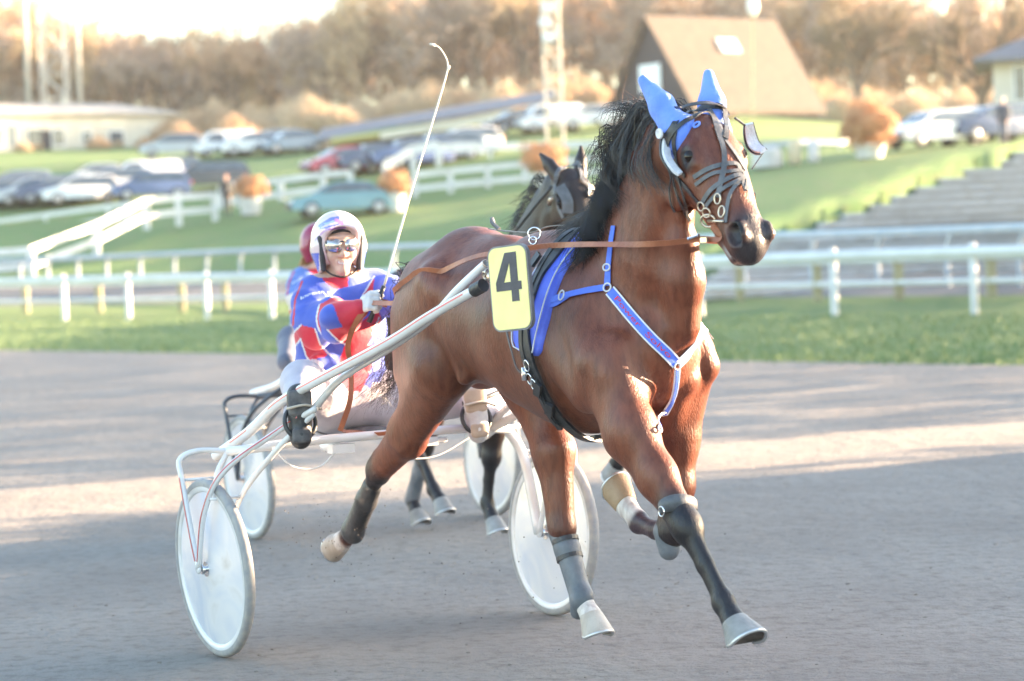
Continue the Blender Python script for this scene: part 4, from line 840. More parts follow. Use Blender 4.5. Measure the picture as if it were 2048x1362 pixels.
# ================================================================== the second rig
SU = build_sulky(RA, 'sulky', 'white sulky with red stripes and disc wheels behind the bay horse', 'white')
RB = Frame((-.823, 14.30), -62)
build_sulky(RB, 'sulky', 'dark framed sulky with disc wheels behind the dark horse', 'black')
RC = Frame(RB.o - .30 * RB.h, -59); K = RC.Q
nk = [K(1070, 515, 0), K(1082, 477, 0), K(1094, 441, 0), K(1106, 409, 0), K(1118, 379, 0)]
JB = dict(nk=.80, neck=nk, face=K(1158, 357, 0), hdir=K(1184, 450, 0) - K(1158, 357, 0), ears={-1: K(1081, 308, -.09), 1: K(1162, 293, .09)}, legs={
    'RF': [v3(1.90, -.17, 1.13), v3(1.85, -.15, .90), K(985, 860, -.14), K(983, 912, -.14), K(977, 960, -.14), K(974, 1005, -.14), K(986, 1040, -.14)],
    'LF': [v3(1.93, .17, 1.10), v3(1.98, .15, .88), v3(2.15, .14, .80), K(1275, 850, .14), K(1258, 885, .14), K(1244, 915, .14), K(1232, 930, .14)],
    'LH': [v3(.70, .14, 1.28), v3(.85, .15, 1.0), K(862, 830, .12), K(850, 895, .10), K(838, 945, .09), K(824, 1000, .08), K(833, 1025, .07)],
    'RH': [v3(.70, -.14, 1.25), v3(.95, -.15, 1.0), v3(1.0, -.14, .80), v3(.98, -.13, .52), v3(1.10, -.13, .42), v3(1.20, -.13, .28), v3(1.27, -.13, .22)]})
HB = Thing('dark_horse', 'dark brown trotter with bare ears following behind the leading bay', 'horse', RC, (1.2, 0, 0))
sB = horse_sdf(JB); VB, FB = sB.mesh(.009, 1); q_ = np.clip((1.35 - VB[:, 0]) / .5, 0, 1) * np.clip((VB[:, 2] - 1.1) / .4, 0, 1); VB[:, 2] -= .15 * q_
DK = v3(.026, .015, .012); LB = JB['legs']
mkobj('body', VB, FB, M['coat'], HB, smooth=True, cols=coat_colors(VB, JB, DK, BLACKP, [(LB[k][3], LB[k][6], .09, .06, BLACKP) for k in LB] + [(JB['Hd'](.4, .04), JB['Hd'](.5, .06), .08, .05, BLACKP)]))
BVB = BVHTree.FromPolygons(VB.tolist(), FB.tolist())
hoof(HB, LB['RF'][6], K(996, 1075, -.14), .045, .062, M['hoofd']); hoof(HB, LB['LF'][6], K(1222, 948, .14), .045, .062, M['hoofd']); hoof(HB, LB['LH'][6], K(842, 1052, .07), .045, .062, M['hoofd']); hoof(HB, LB['RH'][6], LB['RH'][6] + v3(.04, 0, -.07), .045, .062, M['hoofd'])
sleeve('shin_boot', [LB['LH'][3] * .6 + LB['LH'][4] * .4, LB['LH'][4], LB['LH'][5]], [(.044, .04), (.042, .038), (.048, .042)], M['bootgrey'], HB, h=.008)
for o in (-1, 1):
    e, n_ = NS(JB['Hd'](.115, .062, .10 * o), 0, BVB); b = MB(); b.ell(e - n_ * .006, .019); b.build('eye', M['eye'], HB, smooth=True)
def mane2(rr, u):
    g = rr.gauss; k = u * 3.99; i = int(k); c = nk[4 - i] * (1 - (k - i)) + nk[3 - i] * (k - i) + v3(-.12 - .04 * u, 0, .06); e = c + v3(-.10 + g(0, .03), -.05 + g(0, .03), -.08 + g(0, .05)); return [c, c + v3(-.05, -.02 + g(0, .01), .03), e]
locks('mane', None, 110, M['hair'], HB, mane2, 11, .003)
def S2(x, y, lift=0): return S(x, y, lift, RC, BVB)
def strap2(b, pl, wd, lift=.008, th=.004):
    P = spline([S2(*p)[0] for p in pl], 6); R_ = [NS(p, lift, BVB) for p in P]; P = np.array([r[0] for r in R_]); b.ribbon(P, wd, th, np.array([r[1] for r in R_]))
B2 = Thing('bridle', 'worn grey bridle with blinkers on the dark horse behind', 'bridle', RC, (2.2, 0, 1.7))
b = MB(); strap2(b, [(1112, 367), (1120, 340), (1138, 325), (1158, 327), (1176, 345)], .022); b.build('headpiece', M['grayleather'], B2)
b = MB(); strap2(b, [(1111, 367), (1116, 395), (1128, 435)], .018); b.build('cheekpiece', M['grayleather'], B2); b = MB(); strap2(b, [(1176, 345), (1183, 385), (1188, 425)], .016); b.build('cheekpiece', M['grayleather'], B2)
for o, pl in ((-1, [(1124, 380), (1134, 403), (1141, 427)]), (1, [(1186, 370), (1192, 395), (1194, 420)])):
    b = MB(); P = np.array([S2(*p, .03)[0] for p in pl]); b.ribbon(spline(P, 4), .055, .006, np.tile(nrm(v3(.8, .5 * o, 0)), (9, 1))); b.build('blinker', M['grayleather'], B2)
b = MB(); b.tube([S2(1106, 407, .02)[0], S2(1114, 399, .04)[0]], .012, 8); b.build('buckle', M['brass'], B2, smooth=True)
b = MB(); b.tube(spline([K(1103, 373, -.13), K(1068, 415, -.16), K(1030, 463, -.16)], 5), .009, 8); b.build('check_strap', M['leather'], B2, smooth=True)
D2 = Thing('person', 'second driver in maroon helmet and blue suit, half hidden behind the first driver', 'person', RB, (-.6, 0, .8))
dv = np.array(RB.Q(640, 497, .0)) - hc; A0 = dict(arm); 
V2 = VD + dv; C2 = suit_colors(VD, RA)
pc = proj(RB.W(V2)); C2[(C2 == SBLUE).all(1)] = v3(.10, .19, .50); sh_ = inpoly(pc, [(556, 600), (600, 578), (600, 614), (560, 627)]); C2[sh_] = v3(.62, .55, .5); C2[inpoly(pc, [(556, 598), (568, 596), (575, 616), (560, 624)])] = v3(.6, .05, .10)
C2[(C2 == TROU).all(1)] = v3(.10, .11, .16)
mkobj('body', V2, FD, M['suit'], D2, smooth=True, cols=C2)
hc2 = hc + dv
s = SDF(); s.ell(hc2 + v3(-.018, 0, .035), (.128, .122, .112), .02, d=hf, side=hs)
for o in (-1, 1): s.seg(hc2 + hs * .09 * o, hc2 + hs * .08 * o + v3(.01, 0, -.07), (.055, .02), (.03, .014), .03, hs)
s.seg(hc2 + hf * .13 + v3(0, 0, .012), hc2 + hf * .14 - v3(0, 0, .14), (.115, .080), (.11, .078), .01, hs, sub=True); s.ell(hc2 + v3(-.012, 0, .015), (.103, .102, .092), .004, d=hf, side=hs, sub=True)
V_, F_ = s.mesh(.006, 1); mkobj('helmet', V_, F_, mat('maroon_helmet', (.30, .02, .07), .3, (.24, .02, .06), 8, coat=.4), D2, smooth=True)
def hair2(rr, u):
    g = rr.gauss; c = hc2 + v3(-.03, -.085 + g(0, .012), -.07 + g(0, .01)); return [c, c + v3(-.03, -.01, -.06 + g(0, .01)), c + v3(-.05 + g(0, .02), .03 + g(0, .03), -.14 + g(0, .02))]
locks('hair', None, 120, M['blond'], D2, hair2, 12, .003)
# ================================================================== the ground
cols_px = [-420, -200, 0, 150, 300, 450, 600, 750, 900, 1050, 1200, 1350, 1500, 1650, 1800, 1950, 2048, 2250, 2500]
def tab(t): 
    xs = [a[0] for a in t]; ys = [a[1] for a in t]; ds = [a[2] for a in t]
    return lambda x: (float(np.interp(x, xs, ys)), float(np.interp(x, xs, ds)))
ROWS = dict(
 fence=tab([(-420, 646, 77), (0, 642, 72), (300, 639, 69), (600, 637, 66), (1024, 634, 60), (1400, 632, 52), (1670, 631, 48), (2048, 629, 44), (2500, 627, 41)]),
 gend=tab([(-420, 620, 88), (0, 612, 84), (560, 603, 80), (1024, 600, 70), (1400, 596, 59), (2048, 590, 50), (2500, 588, 47)]),
 foot=tab([(-420, 560, 101), (0, 556, 98), (300, 548, 96), (560, 540, 93), (1024, 545, 80), (1400, 555, 66), (2048, 545, 56), (2500, 540, 53)]),
 btop=tab([(-420, 495, 113), (0, 470, 112), (300, 445, 111), (450, 432, 109), (600, 420, 107), (800, 412, 106), (1000, 398, 104), (1200, 375, 102), (1500, 345, 98), (1700, 318, 96), (2048, 286, 93), (2500, 255, 90)]),
 mid=tab([(-420, 425, 126), (0, 402, 124), (300, 388, 122), (600, 350, 122), (900, 322, 120), (1200, 300, 118), (1500, 300, 112), (1800, 293, 108), (2048, 280, 106), (2500, 250, 103)]),
 up=tab([(-420, 350, 152), (0, 330, 150), (300, 318, 150), (600, 300, 148), (900, 265, 145), (1200, 240, 143), (1500, 250, 140), (1800, 268, 138), (2048, 258, 136), (2500, 235, 133)]),
 wood=tab([(-420, 300, 192), (0, 282, 190), (300, 282, 190), (600, 262, 190), (900, 235, 190), (1200, 205, 190), (1500, 222, 188), (1800, 245, 186), (2048, 240, 186), (2500, 225, 185)]))
def edge_pt(x): y = 700 + 30 * x / 2048; r = ray(x, y); return CAM + r * (-CAMH / r[2])
def row_pt(nm, x): y, d = ROWS[nm](x); return D(x, y, d)
E = np.array([edge_pt(x) for x in cols_px]); R = {k: np.array([row_pt(k, x) for x in cols_px]) for k in ROWS}
for k in ('fence', 'gend'): R[k][:, 2] = np.maximum(R[k][:, 2], .06)
def widen(P, far=False):      # carry the strips outside the frame
    L = P[0] + nrm((P[0] - P[1]) * v3(1, .6, 0)) * 60; Rr = P[-1] + nrm((P[-1] - P[-2]) * v3(1, .6, 0)) * 60; L[2] = P[0][2]; Rr[2] = P[-1][2]; return np.vstack([[L], P, [Rr]])
E = widen(E); R = {k: widen(v) for k, v in R.items()}
def loft(rows, nsub, nz=.0, ns=.4, seed=0):
    """smooth sheet through successive rows"""
    rows = [np.vstack([r[i] * (1 - t) + r[i + 1] * t for i in range(len(r) - 1) for t in np.linspace(0, 1, 5)[:-1]] + [r[-1:]]) for r in rows]
    G = []
    for i in range(len(rows) - 1):
        for t in np.linspace(0, 1, nsub[i] + 1)[:-1]: G.append(rows[i] * (1 - t) + rows[i + 1] * t)
    G.append(rows[-1]); G = np.array(G); nr, nc = G.shape[:2]
    if nz:
        for i in range(1, nr - 1):
            for j in range(nc): G[i, j, 2] += nz * mnoise.noise(Vector((G[i, j, 0] * ns, G[i, j, 1] * ns, seed)))
    return G.reshape(-1, 3), [(i * nc + j, i * nc + j + 1, (i + 1) * nc + j + 1, (i + 1) * nc + j) for i in range(nr - 1) for j in range(nc - 1)]
def ground_mat(name, c1, c2, c3, sc1, sc2, stretch=(1, 1, 1), bump=.4, bs=40, rough=.9, bd=.02, divots=False):
    m = bpy.data.materials.new(name); m.use_nodes = True; n = m.node_tree.nodes; l = m.node_tree.links; b = n['Principled BSDF']; b.inputs['Roughness'].default_value = rough; b.inputs['Specular IOR Level'].default_value = .25
    tc = n.new('ShaderNodeTexCoord'); mp = n.new('ShaderNodeMapping'); mp.inputs['Scale'].default_value = stretch; l.new(tc.outputs['Object'], mp.inputs[0])
    def nz(s, d=6):
        t = n.new('ShaderNodeTexNoise'); t.inputs['Scale'].default_value = s; t.inputs['Detail'].default_value = d; t.inputs['Roughness'].default_value = .6; l.new(mp.outputs[0], t.inputs['Vector']); return t.outputs['Fac']
    def mix(f, a, c, lo=.35, hi=.65):
        r = n.new('ShaderNodeMapRange'); r.inputs[1].default_value = lo; r.inputs[2].default_value = hi; l.new(f, r.inputs[0]); x = n.new('ShaderNodeMix'); x.data_type = 'RGBA'; l.new(r.outputs[0], x.inputs[0])
        for k, v in ((6, a), (7, c)):
            if isinstance(v, tuple): x.inputs[k].default_value = (*v, 1)
            else: l.new(v, x.inputs[k])
        return x.outputs[2]
    o = mix(nz(sc1), c1, c2); o = mix(nz(sc2, 8), o, c3, .48, .75); o = mix(nz(sc2 * 9, 6), o, c3, .50, .80); l.new(o, b.inputs['Base Color'])
    bp = n.new('ShaderNodeBump'); bp.inputs['Strength'].default_value = bump; bp.inputs['Distance'].default_value = bd; 
    if divots:
        vo = n.new('ShaderNodeTexVoronoi'); vo.feature = 'SMOOTH_F1'; vo.inputs['Scale'].default_value = 5; l.new(mp.outputs[0], vo.inputs['Vector']); ad = n.new('ShaderNodeMath'); ad.operation = 'ADD'; l.new(nz(bs, 8), ad.inputs[0]); l.new(vo.outputs['Distance'], ad.inputs[1])
        vo2 = n.new('ShaderNodeTexNoise'); vo2.inputs['Scale'].default_value = 190; vo2.inputs['Detail'].default_value = 3; l.new(tc.outputs['Object'], vo2.inputs['Vector']); ad2 = n.new('ShaderNodeMath'); ad2.operation = 'MULTIPLY_ADD'; l.new(vo2.outputs['Fac'], ad2.inputs[0]); ad2.inputs[1].default_value = .06; l.new(ad.outputs[0], ad2.inputs[2]); l.new(ad2.outputs[0], bp.inputs['Height'])
    else: l.new(nz(bs, 8), bp.inputs['Height'])
    l.new(bp.outputs[0], b.inputs['Normal']); return m
M['dirt'] = ground_mat('track_sand', (.315, .285, .258), (.252, .226, .206), (.18, .157, .141), .6, 11, (1.2, 1.1, 1), .9, 20, bd=.045, divots=True)
M['grass'] = ground_mat('short_grass', (.10, .175, .055), (.14, .20, .075), (.17, .19, .09), .5, 4, (1, 1, 1), .8, 30, bd=.05)
M['bankgrass'] = ground_mat('bank_grass', (.115, .205, .065), (.15, .23, .080), (.20, .21, .10), .12, 1.4, (1, 1, 1), .8, 12, bd=.08)
M['asphalt'] = ground_mat('service_road', (.15, .145, .145), (.19, .18, .17), (.12, .115, .11), .3, 3, (1, 1, 1), .3, 30)
nx = 200; xs = np.linspace(-30, 30, 120); ys = np.concatenate([np.linspace(1.5, 30, 190)]); 
Vt, Ft = loft([np.array([(x, -3, 0) for x in np.interp(np.linspace(0, 1, len(E)), [0, 1], [-60, 60])]), np.array([(x, 24, 0) for x in np.interp(np.linspace(0, 1, len(E)), [0, 1], [-60, 60])]), E], [20, 20])
tr = mkobj('track', Vt, Ft, M['dirt'], base=(0, 0, 0)); tag(tr, kind='structure')
Vg, Fg = loft([E + v3(0, 0, .0), R['fence'], R['gend']], [6, 4], .04, .5); tag(mkobj('grass_verge', Vg, Fg, M['grass'], base=(0, 0, 0), smooth=True), kind='structure')
Vg, Fg = loft([R['gend'], R['foot']], [3], 0); tag(mkobj('service_road', Vg, Fg, M['asphalt'], base=(0, 0, 0), smooth=True), kind='structure')
far = R['wood'] + v3(0, 70, 3); far2 = R['wood'] * v3(1.3, 1, 1) + v3(0, 215, 3)
Vg, Fg = loft([R['foot'], R['btop'], R['mid'], R['up'], R['wood'], far, far2], [8, 4, 5, 5, 3, 3], .08, .12, 3); XL = lambda y: np.interp(y, [270, 300, 350, 410, 465, 505, 545, 590], [2120, 2048, 1905, 1750, 1600, 1500, 1440, 1400])
pv_ = proj(Vg); m_ = np.clip((pv_[:, 0] - XL(pv_[:, 1]) + 25) / 30, 0, 1) * np.clip((95 - Vg[:, 1]) / 3, 0, 1) * (Vg[:, 1] > 30); Vg[:, 2] -= 2.6 * m_
tag(mkobj('hillside', Vg, Fg, M['bankgrass'], base=(0, 0, 0), smooth=True), kind='structure')
HV = BVHTree.FromPolygons(Vg.tolist(), Fg)
def onhill(x, y): 
    h, *_ = HV.ray_cast(Vector((x, y, 80)), Vector((0, 0, -1))); return h.z if h else 8.
def G(x, y, d):                     # point at that pixel and depth, dropped to the hill
    p = D(x, y, d); z = onhill(p[0], p[1]); return v3(p[0], p[1], z if abs(z - p[2]) < .25 else p[2])
b = MB(); rr = random.Random(5)
for _ in range(420):
    y = 5 + 22 * rr.random() ** 1.3; x = rr.uniform(-.23, .23) * y; s_ = rr.uniform(.003, .008); b.ell((x, y, s_ * .3), (s_ * rr.uniform(.8, 1.6), s_, s_ * .7), n=5, m=3)
tag(b.build('dirt_clods', M['dirt'], base=(0, 15, 0)), 'small clods of sand kicked up over the track', 'clods', kind='stuff')
b = MB()                             # grass blades on the verge
for _ in range(15000):
    x = rr.uniform(-300, 2300); t = rr.random() ** 1.5 - abs(rr.gauss(0, .02)); e = edge_pt(x); f2 = row_pt('fence', x); p = e * (1 - t) + f2 * t; p = p + v3(0, 0, .0); h_ = rr.uniform(.03, .09); w_ = rr.uniform(.008, .02); a = rr.uniform(0, 3.14); dx = v3(math.cos(a), math.sin(a), 0) * w_; ln = v3(rr.gauss(0, .02), rr.gauss(0, .02), h_)
    p[2] = p[2] + .01; b.add([p - dx, p + dx, p + ln], [(0, 1, 2)])
tag(b.build('grass', mat('grass_blades', (.11, .19, .06), .7, (.16, .21, .08), 2), base=(0, 50, 0)), 'short green grass blades on the verge beyond the track', 'grass', kind='stuff')
# ================================================================== fences
def fence(name, label, posts, top, rails, m, mp=None, pr=.07, rr_=.06, cat='fence', curved=0, rail_off=0, square=True):
    """posts: ground points; top: height; rails: heights; one fence"""
    P = np.array(posts); th = Thing(name, label, cat, WORLD, P[len(P) // 2])
    for p in P:
        b = MB()
        if curved: b.tube(spline([p, p + v3(0, 0, top * .6), p + v3(.05, -.12, top * .85), p + v3(.12, -.30, top)], 4), pr, 8)
        elif square: b.box(p + v3(0, 0, top / 2), (pr * 2, pr * 2, top)); 
        else: b.tube([p - v3(0, 0, .05), p + v3(0, 0, top * .97), p + v3(0, 0, top)], [pr, pr, pr * .6], 12)
        b.build('post', mp or m, th, auto=40)
    for h_ in rails:
        Pr = spline(P + v3(.12 if curved else 0, -.30 if curved else -pr - .01, 0), 4); Pr[:, 2] += h_; b = MB(); b.tube(Pr, rr_, 10, flat=1.25); b.build('rail', m, th, smooth=True)
    return th
M['fencewhite'] = mat('white_fence_paint', (.66, .67, .68), .45, (.56, .57, .56), 1.5, .1, 20)
M['fencegrey'] = mat('galvanised_rail', (.36, .42, .48), .5, (.44, .48, .52), 2)
M['fencewood'] = mat('weathered_yellow_post', (.40, .36, .22), .8, (.34, .29, .18), 3)
FX = [-290, -150, -20, 130, 258, 415, 545, 690, 845, 1010, 1200, 1402, 1670, 1950, 2260]
def rowp(nm, x, dd=0): y, d = ROWS[nm](x); p = D(x, y, d); p[2] = max(p[2], .05); q = p * v3(1 + dd / d, 1 + dd / d, 1); return q
fence('rail_fence', 'white single rail fence along the grass edge of the track', [rowp('fence', x) for x in FX], 1.30, [1.14], M['fencewhite'], pr=.075, rr_=.085, square=False)
GX = [-250, -90, 53, 200, 365, 452, 600, 760, 900, 1060, 1260, 1482, 1637, 1800, 1985, 2190]
fence('post_and_rail_fence', 'weathered fence of yellowish posts and two thin rails behind the white rail', [rowp('fence', x, 5.5) for x in GX], 1.12, [1.0, .52], M['fencewhite'], M['fencewood'], pr=.09, rr_=.05)
CXp = [-220, -120, -40, 42, 97, 157, 215, 282, 350, 415, 482, 550, 620, 700, 790, 880, 980, 1090, 1210, 1350, 1490, 1625, 1757, 1897, 2042, 2200]
def crow(x):
    yb = float(np.interp(x, [-220, 0, 560, 1024, 1500, 2048, 2200], [572, 566, 556, 560, 575, 578, 578])); d = float(np.interp(x, [-220, 0, 560, 1024, 1500, 2048, 2200], [98, 95, 90, 78, 61, 52, 50])); return D(x, yb, d)
def crow_top(x): return 0
th_h = [float(np.interp(x, [0, 560, 1500, 2048], [.82, 1.03, 1.25, 1.28])) for x in CXp]
P = np.array([crow(x) for x in CXp]); cf = Thing('guard_rail', 'grey rail on curved posts at the foot of the grass bank', 'guard rail', WORLD, P[12])
for p, h_ in zip(P, th_h):
    b = MB(); b.tube(spline([p - v3(0, 0, .2), p + v3(0, 0, h_ * .6), p + v3(.05, -.10, h_ * .85), p + v3(.14, -.28, h_)], 4), .06, 8); b.build('post', M['fencegrey'], cf, smooth=True)
Pr = P + v3(.14, -.30, 0); Pr[:, 2] += np.array(th_h); b = MB(); b.tube(spline(Pr, 3), .075, 10, flat=1.3); b.build('rail', M['fencegrey'], cf, smooth=True)
def pfence(name, label, tp, d, drop, h_, rails=(0,), pr=.11, rr_=.13, m=None):
    """fence read from its top line: (px, y of top rail); posts go down by h_"""
    m = m or M['fencewhite']; top = [D(x, y, dd) for x, y, dd in tp]; th = Thing(name, label, 'fence', WORLD, np.array(top[len(top) // 2]) - v3(0, 0, h_))
    for p in top: b = MB(); b.box(p + v3(0, .12, -h_ / 2), (pr * 2, pr * 2, h_ + .15)); b.build('post', m, th)
    T_ = np.array(top)
    for r in rails: 
        b = MB(); PP_ = T_ - v3(0, 0, r)
        for a, c in zip(PP_[:-1], PP_[1:]): 
            dr = nrm(c - a); s_ = nrm(np.cross(v3(0, 0, 1), dr)); b.box((a + c) / 2, (np.linalg.norm(c - a) + .05, .06, rr_ * 2), (dr, s_, np.cross(dr, s_)))
        b.build('rail', m, th)
    return th
pfence('ramp_fence', 'white two rail fence climbing the ramp up the left bank', [(-40, 508, 98), (60, 500, 98), (190, 452, 102), (290, 402, 106), (355, 395, 107), (428, 390, 108)], 0, 0, 1.15, (0, .62), pr=.13, rr_=.13)
pfence('field_fence', 'white two rail fence in front of the left parked cars', [(-60, 450, 116), (90, 430, 115), (215, 413, 113), (290, 404, 112)], 0, 0, .9, (0, .6), pr=.08, rr_=.10)
pfence('field_fence', 'white two rail fence behind the teal car', [(440, 378, 112), (475, 372, 112), (560, 360, 112), (645, 350, 112), (700, 345, 112)], 0, 0, 1.2, (0, .62), pr=.13, rr_=.13)
pfence('field_fence', 'white two rail fence right of the small tan planter bush', [(828, 350, 108), (900, 342, 108), (975, 335, 108), (1050, 328, 108), (1150, 320, 108), (1230, 312, 108)], 0, 0, 1.2, (0, .6), pr=.12, rr_=.12)
pfence('ramp_fence', 'thick white rail of the upper ramp beside the driver whip', [(768, 335, 112), (825, 300, 113), (875, 290, 113)], 0, 0, .9, (0,), pr=.12, rr_=.20)
pfence('field_fence', 'long thick white rail in the middle of the hill', [(880, 295, 116), (980, 293, 117), (1080, 291, 118), (1200, 288, 118)], 0, 0, .5, (0,), pr=.08, rr_=.17)
# ================================================================== spectators' terrace on the right
th = Thing('terrace_steps', 'worn grey stone terrace steps for spectators on the right bank', 'terrace', WORLD, D(1800, 480, 75))
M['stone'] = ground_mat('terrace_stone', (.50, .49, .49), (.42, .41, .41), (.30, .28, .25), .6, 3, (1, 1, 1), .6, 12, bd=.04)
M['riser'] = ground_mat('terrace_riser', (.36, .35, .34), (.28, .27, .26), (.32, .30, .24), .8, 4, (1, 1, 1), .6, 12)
ns = 18
for i in range(ns):
    t0 = i / (ns - 1); y0 = 592 - (592 - 290) * t0; d0 = 57.5 + (93.5 - 57.5) * t0; d1 = d0 + 36 / (ns - 1); xl = float(XL(y0)); Lf = D(xl, y0, d0); zl = Lf[2]; xr = 1480 / FPX * d0
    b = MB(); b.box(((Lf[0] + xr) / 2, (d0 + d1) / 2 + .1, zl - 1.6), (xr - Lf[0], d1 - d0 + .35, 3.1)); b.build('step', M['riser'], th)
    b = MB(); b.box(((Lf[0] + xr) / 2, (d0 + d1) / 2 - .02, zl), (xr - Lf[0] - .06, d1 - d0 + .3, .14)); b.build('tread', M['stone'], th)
# ================================================================== cars
M['glass'] = mat('car_glass', (.05, .07, .09), .08, (.10, .13, .16), 2, spec=.8); M['tyreb'] = mat('car_tyre', (.03, .03, .03), .8); M['alloy'] = mat('alloy_wheel', (.45, .45, .47), .35, metal=.6)
M['lampw'] = mat('headlight_glass', (.7, .72, .75), .15); M['lampr'] = mat('tail_lamp', (.5, .02, .02), .2); M['trim'] = mat('car_trim', (.04, .04, .045), .5)
paints = {}
def paint(c):
    k = tuple(c)
    if k not in paints: paints[k] = mat('car_paint', c, .25, tuple(x * .9 for x in c), 1, coat=.7)
    return paints[k]
PROF = {'hatch': ([(-2.0, .30), (-2.05, .62), (-1.98, .95), (-1.70, 1.42), (-1.2, 1.48), (.15, 1.47), (.55, 1.38), (1.20, .98), (1.95, .80), (2.10, .55), (2.05, .30)], [(-1.90, .98), (-1.62, 1.38), (-1.2, 1.42), (.12, 1.41), (.48, 1.33), (1.05, .98)]),
        'sedan': ([(-2.2, .30), (-2.25, .60), (-2.2, .95), (-1.6, 1.00), (-1.05, 1.38), (-.6, 1.44), (.25, 1.43), (.65, 1.33), (1.25, .95), (2.1, .78), (2.25, .55), (2.2, .30)], [(-1.5, 1.0), (-1.0, 1.33), (-.6, 1.38), (.22, 1.37), (.55, 1.29), (1.1, .97)]),
        'estate': ([(-2.25, .30), (-2.3, .60), (-2.28, .98), (-2.0, 1.42), (-1.5, 1.50), (.1, 1.50), (.55, 1.40), (1.2, 1.0), (2.1, .82), (2.25, .55), (2.2, .30)], [(-2.15, 1.02), (-1.92, 1.38), (-1.5, 1.44), (.08, 1.44), (.48, 1.35), (1.05, 1.01)]),
        'van': ([(-2.3, .35), (-2.35, .8), (-2.3, 1.8), (-2.1, 1.95), (.9, 1.95), (1.3, 1.8), (1.9, 1.1), (2.3, .95), (2.4, .6), (2.35, .35)], [(.2, 1.1), (.2, 1.75), (.85, 1.78), (1.2, 1.68), (1.65, 1.12)])}
def car(kind, label, pos, yaw, col, grp='cars parked on the hill behind the track', cat='car', s_car=1.0):
    prof, win = PROF[kind]; fr = Frame((pos[0], pos[1]), yaw); th = Thing('parked_' + ('van' if kind == 'van' else 'car'), label, cat, fr, (0, 0, pos[2]), grp); z0 = pos[2]; b = MB(); hw = .88; n = len(prof)
    def wdt(z, inner): return hw * (1 - .0) if z < .95 else hw - (z - .95) * .30
    for sg in (1,):
        V = []; 
        for y in (-1, -.96, .96, 1):
            for x, z in prof:
                k = .97 if abs(y) == 1 else 1; V.append((x * k, y * wdt(z, 0), z0 + z * (1 if k == 1 else .985)))
        Fc = [(r * n + i, (r + 1) * n + i, (r + 1) * n + (i + 1) % n, r * n + (i + 1) % n) for r in range(3) for i in range(n)] + [tuple(range(n)), tuple(range(3 * n, 4 * n))[::-1]]
        b.add(V, Fc)
    b.build('body', paint(col), th, auto=35)
    for sg in (-1, 1):
        b = MB(); m = len(win); V = [(x, sg * (wdt(z, 0) + .004), z0 + z) for x, z in win] + [(x, sg * (wdt(z, 0) - .02), z0 + z) for x, z in win]; b.add(V, [tuple(range(m)) if sg < 0 else tuple(range(m))[::-1]] + [(i, (i + 1) % m, m + (i + 1) % m, m + i) for i in range(m)])
        b.build('side_window', M['glass'], th)
    if kind != 'van': seqs = ((prof[-5], prof[-4]), (prof[2] if kind != 'sedan' else prof[3], prof[3] if kind != 'sedan' else prof[4]))
    else: seqs = ((prof[5], prof[6]),)
    for nm, (a, c) in zip(('windscreen', 'rear_window'), seqs):
        b = MB(); a = np.array(a); c = np.array(c); nn = nrm(np.array([-(c - a)[1], (c - a)[0]])); nn = nn * (1 if nn[1] > 0 else -1) * .012
        q0, q1 = a * .92 + c * .08 + nn, a * .08 + c * .92 + nn; w0, w1 = wdt(q0[1], 0) - .09, wdt(q1[1], 0) - .09
        b.add([(q0[0], -w0, z0 + q0[1]), (q0[0], w0, z0 + q0[1]), (q1[0], w1, z0 + q1[1]), (q1[0], -w1, z0 + q1[1])], [(0, 1, 2, 3)]); b.build(nm, M['glass'], th)
    L_ = prof[-2][0]
    for x in (L_ * .62, -L_ * .62):
        for sg in (-1, 1):
            b = MB(); b.lathe([(-.1, .0), (-.1, .31), (0, .325), (.1, .31), (.1, .22)], (x, sg * .80, z0 + .32), (0, sg, 0), 20); wh = b.build('wheel', M['tyreb'], th, auto=40)
            b = MB(); b.lathe([(.085, .0), (.105, .05), (.09, .21), (.08, .22)], (x, sg * .80, z0 + .32), (0, sg, 0), 16); b.build('rim', M['alloy'], wh, smooth=True)
    for sg in (-1, 1):
        b = MB(); b.ell((L_ - .10, sg * .62, z0 + .70), (.12, .17, .075), n=8, m=5); b.build('headlight', M['lampw'], th, smooth=True)
        b = MB(); b.ell((-L_ + .04, sg * .68, z0 + .85), (.08, .12, .10), n=8, m=5); b.build('tail_light', M['lampr'], th, smooth=True)
    b = MB(); b.box((L_ - .03, 0, z0 + .45), (.12, 1.4, .22)); b.build('bumper', M['trim'], th)
    th.ob.scale = (s_car,) * 3
    return th
WHT, SIL, DBL, TEAL, REDC, BLKC, GRYB, BLU = (.72, .72, .72), (.42, .44, .47), (.035, .055, .13), (.10, .26, .33), (.42, .03, .06), (.02, .022, .03), (.20, .26, .34), (.06, .10, .24)
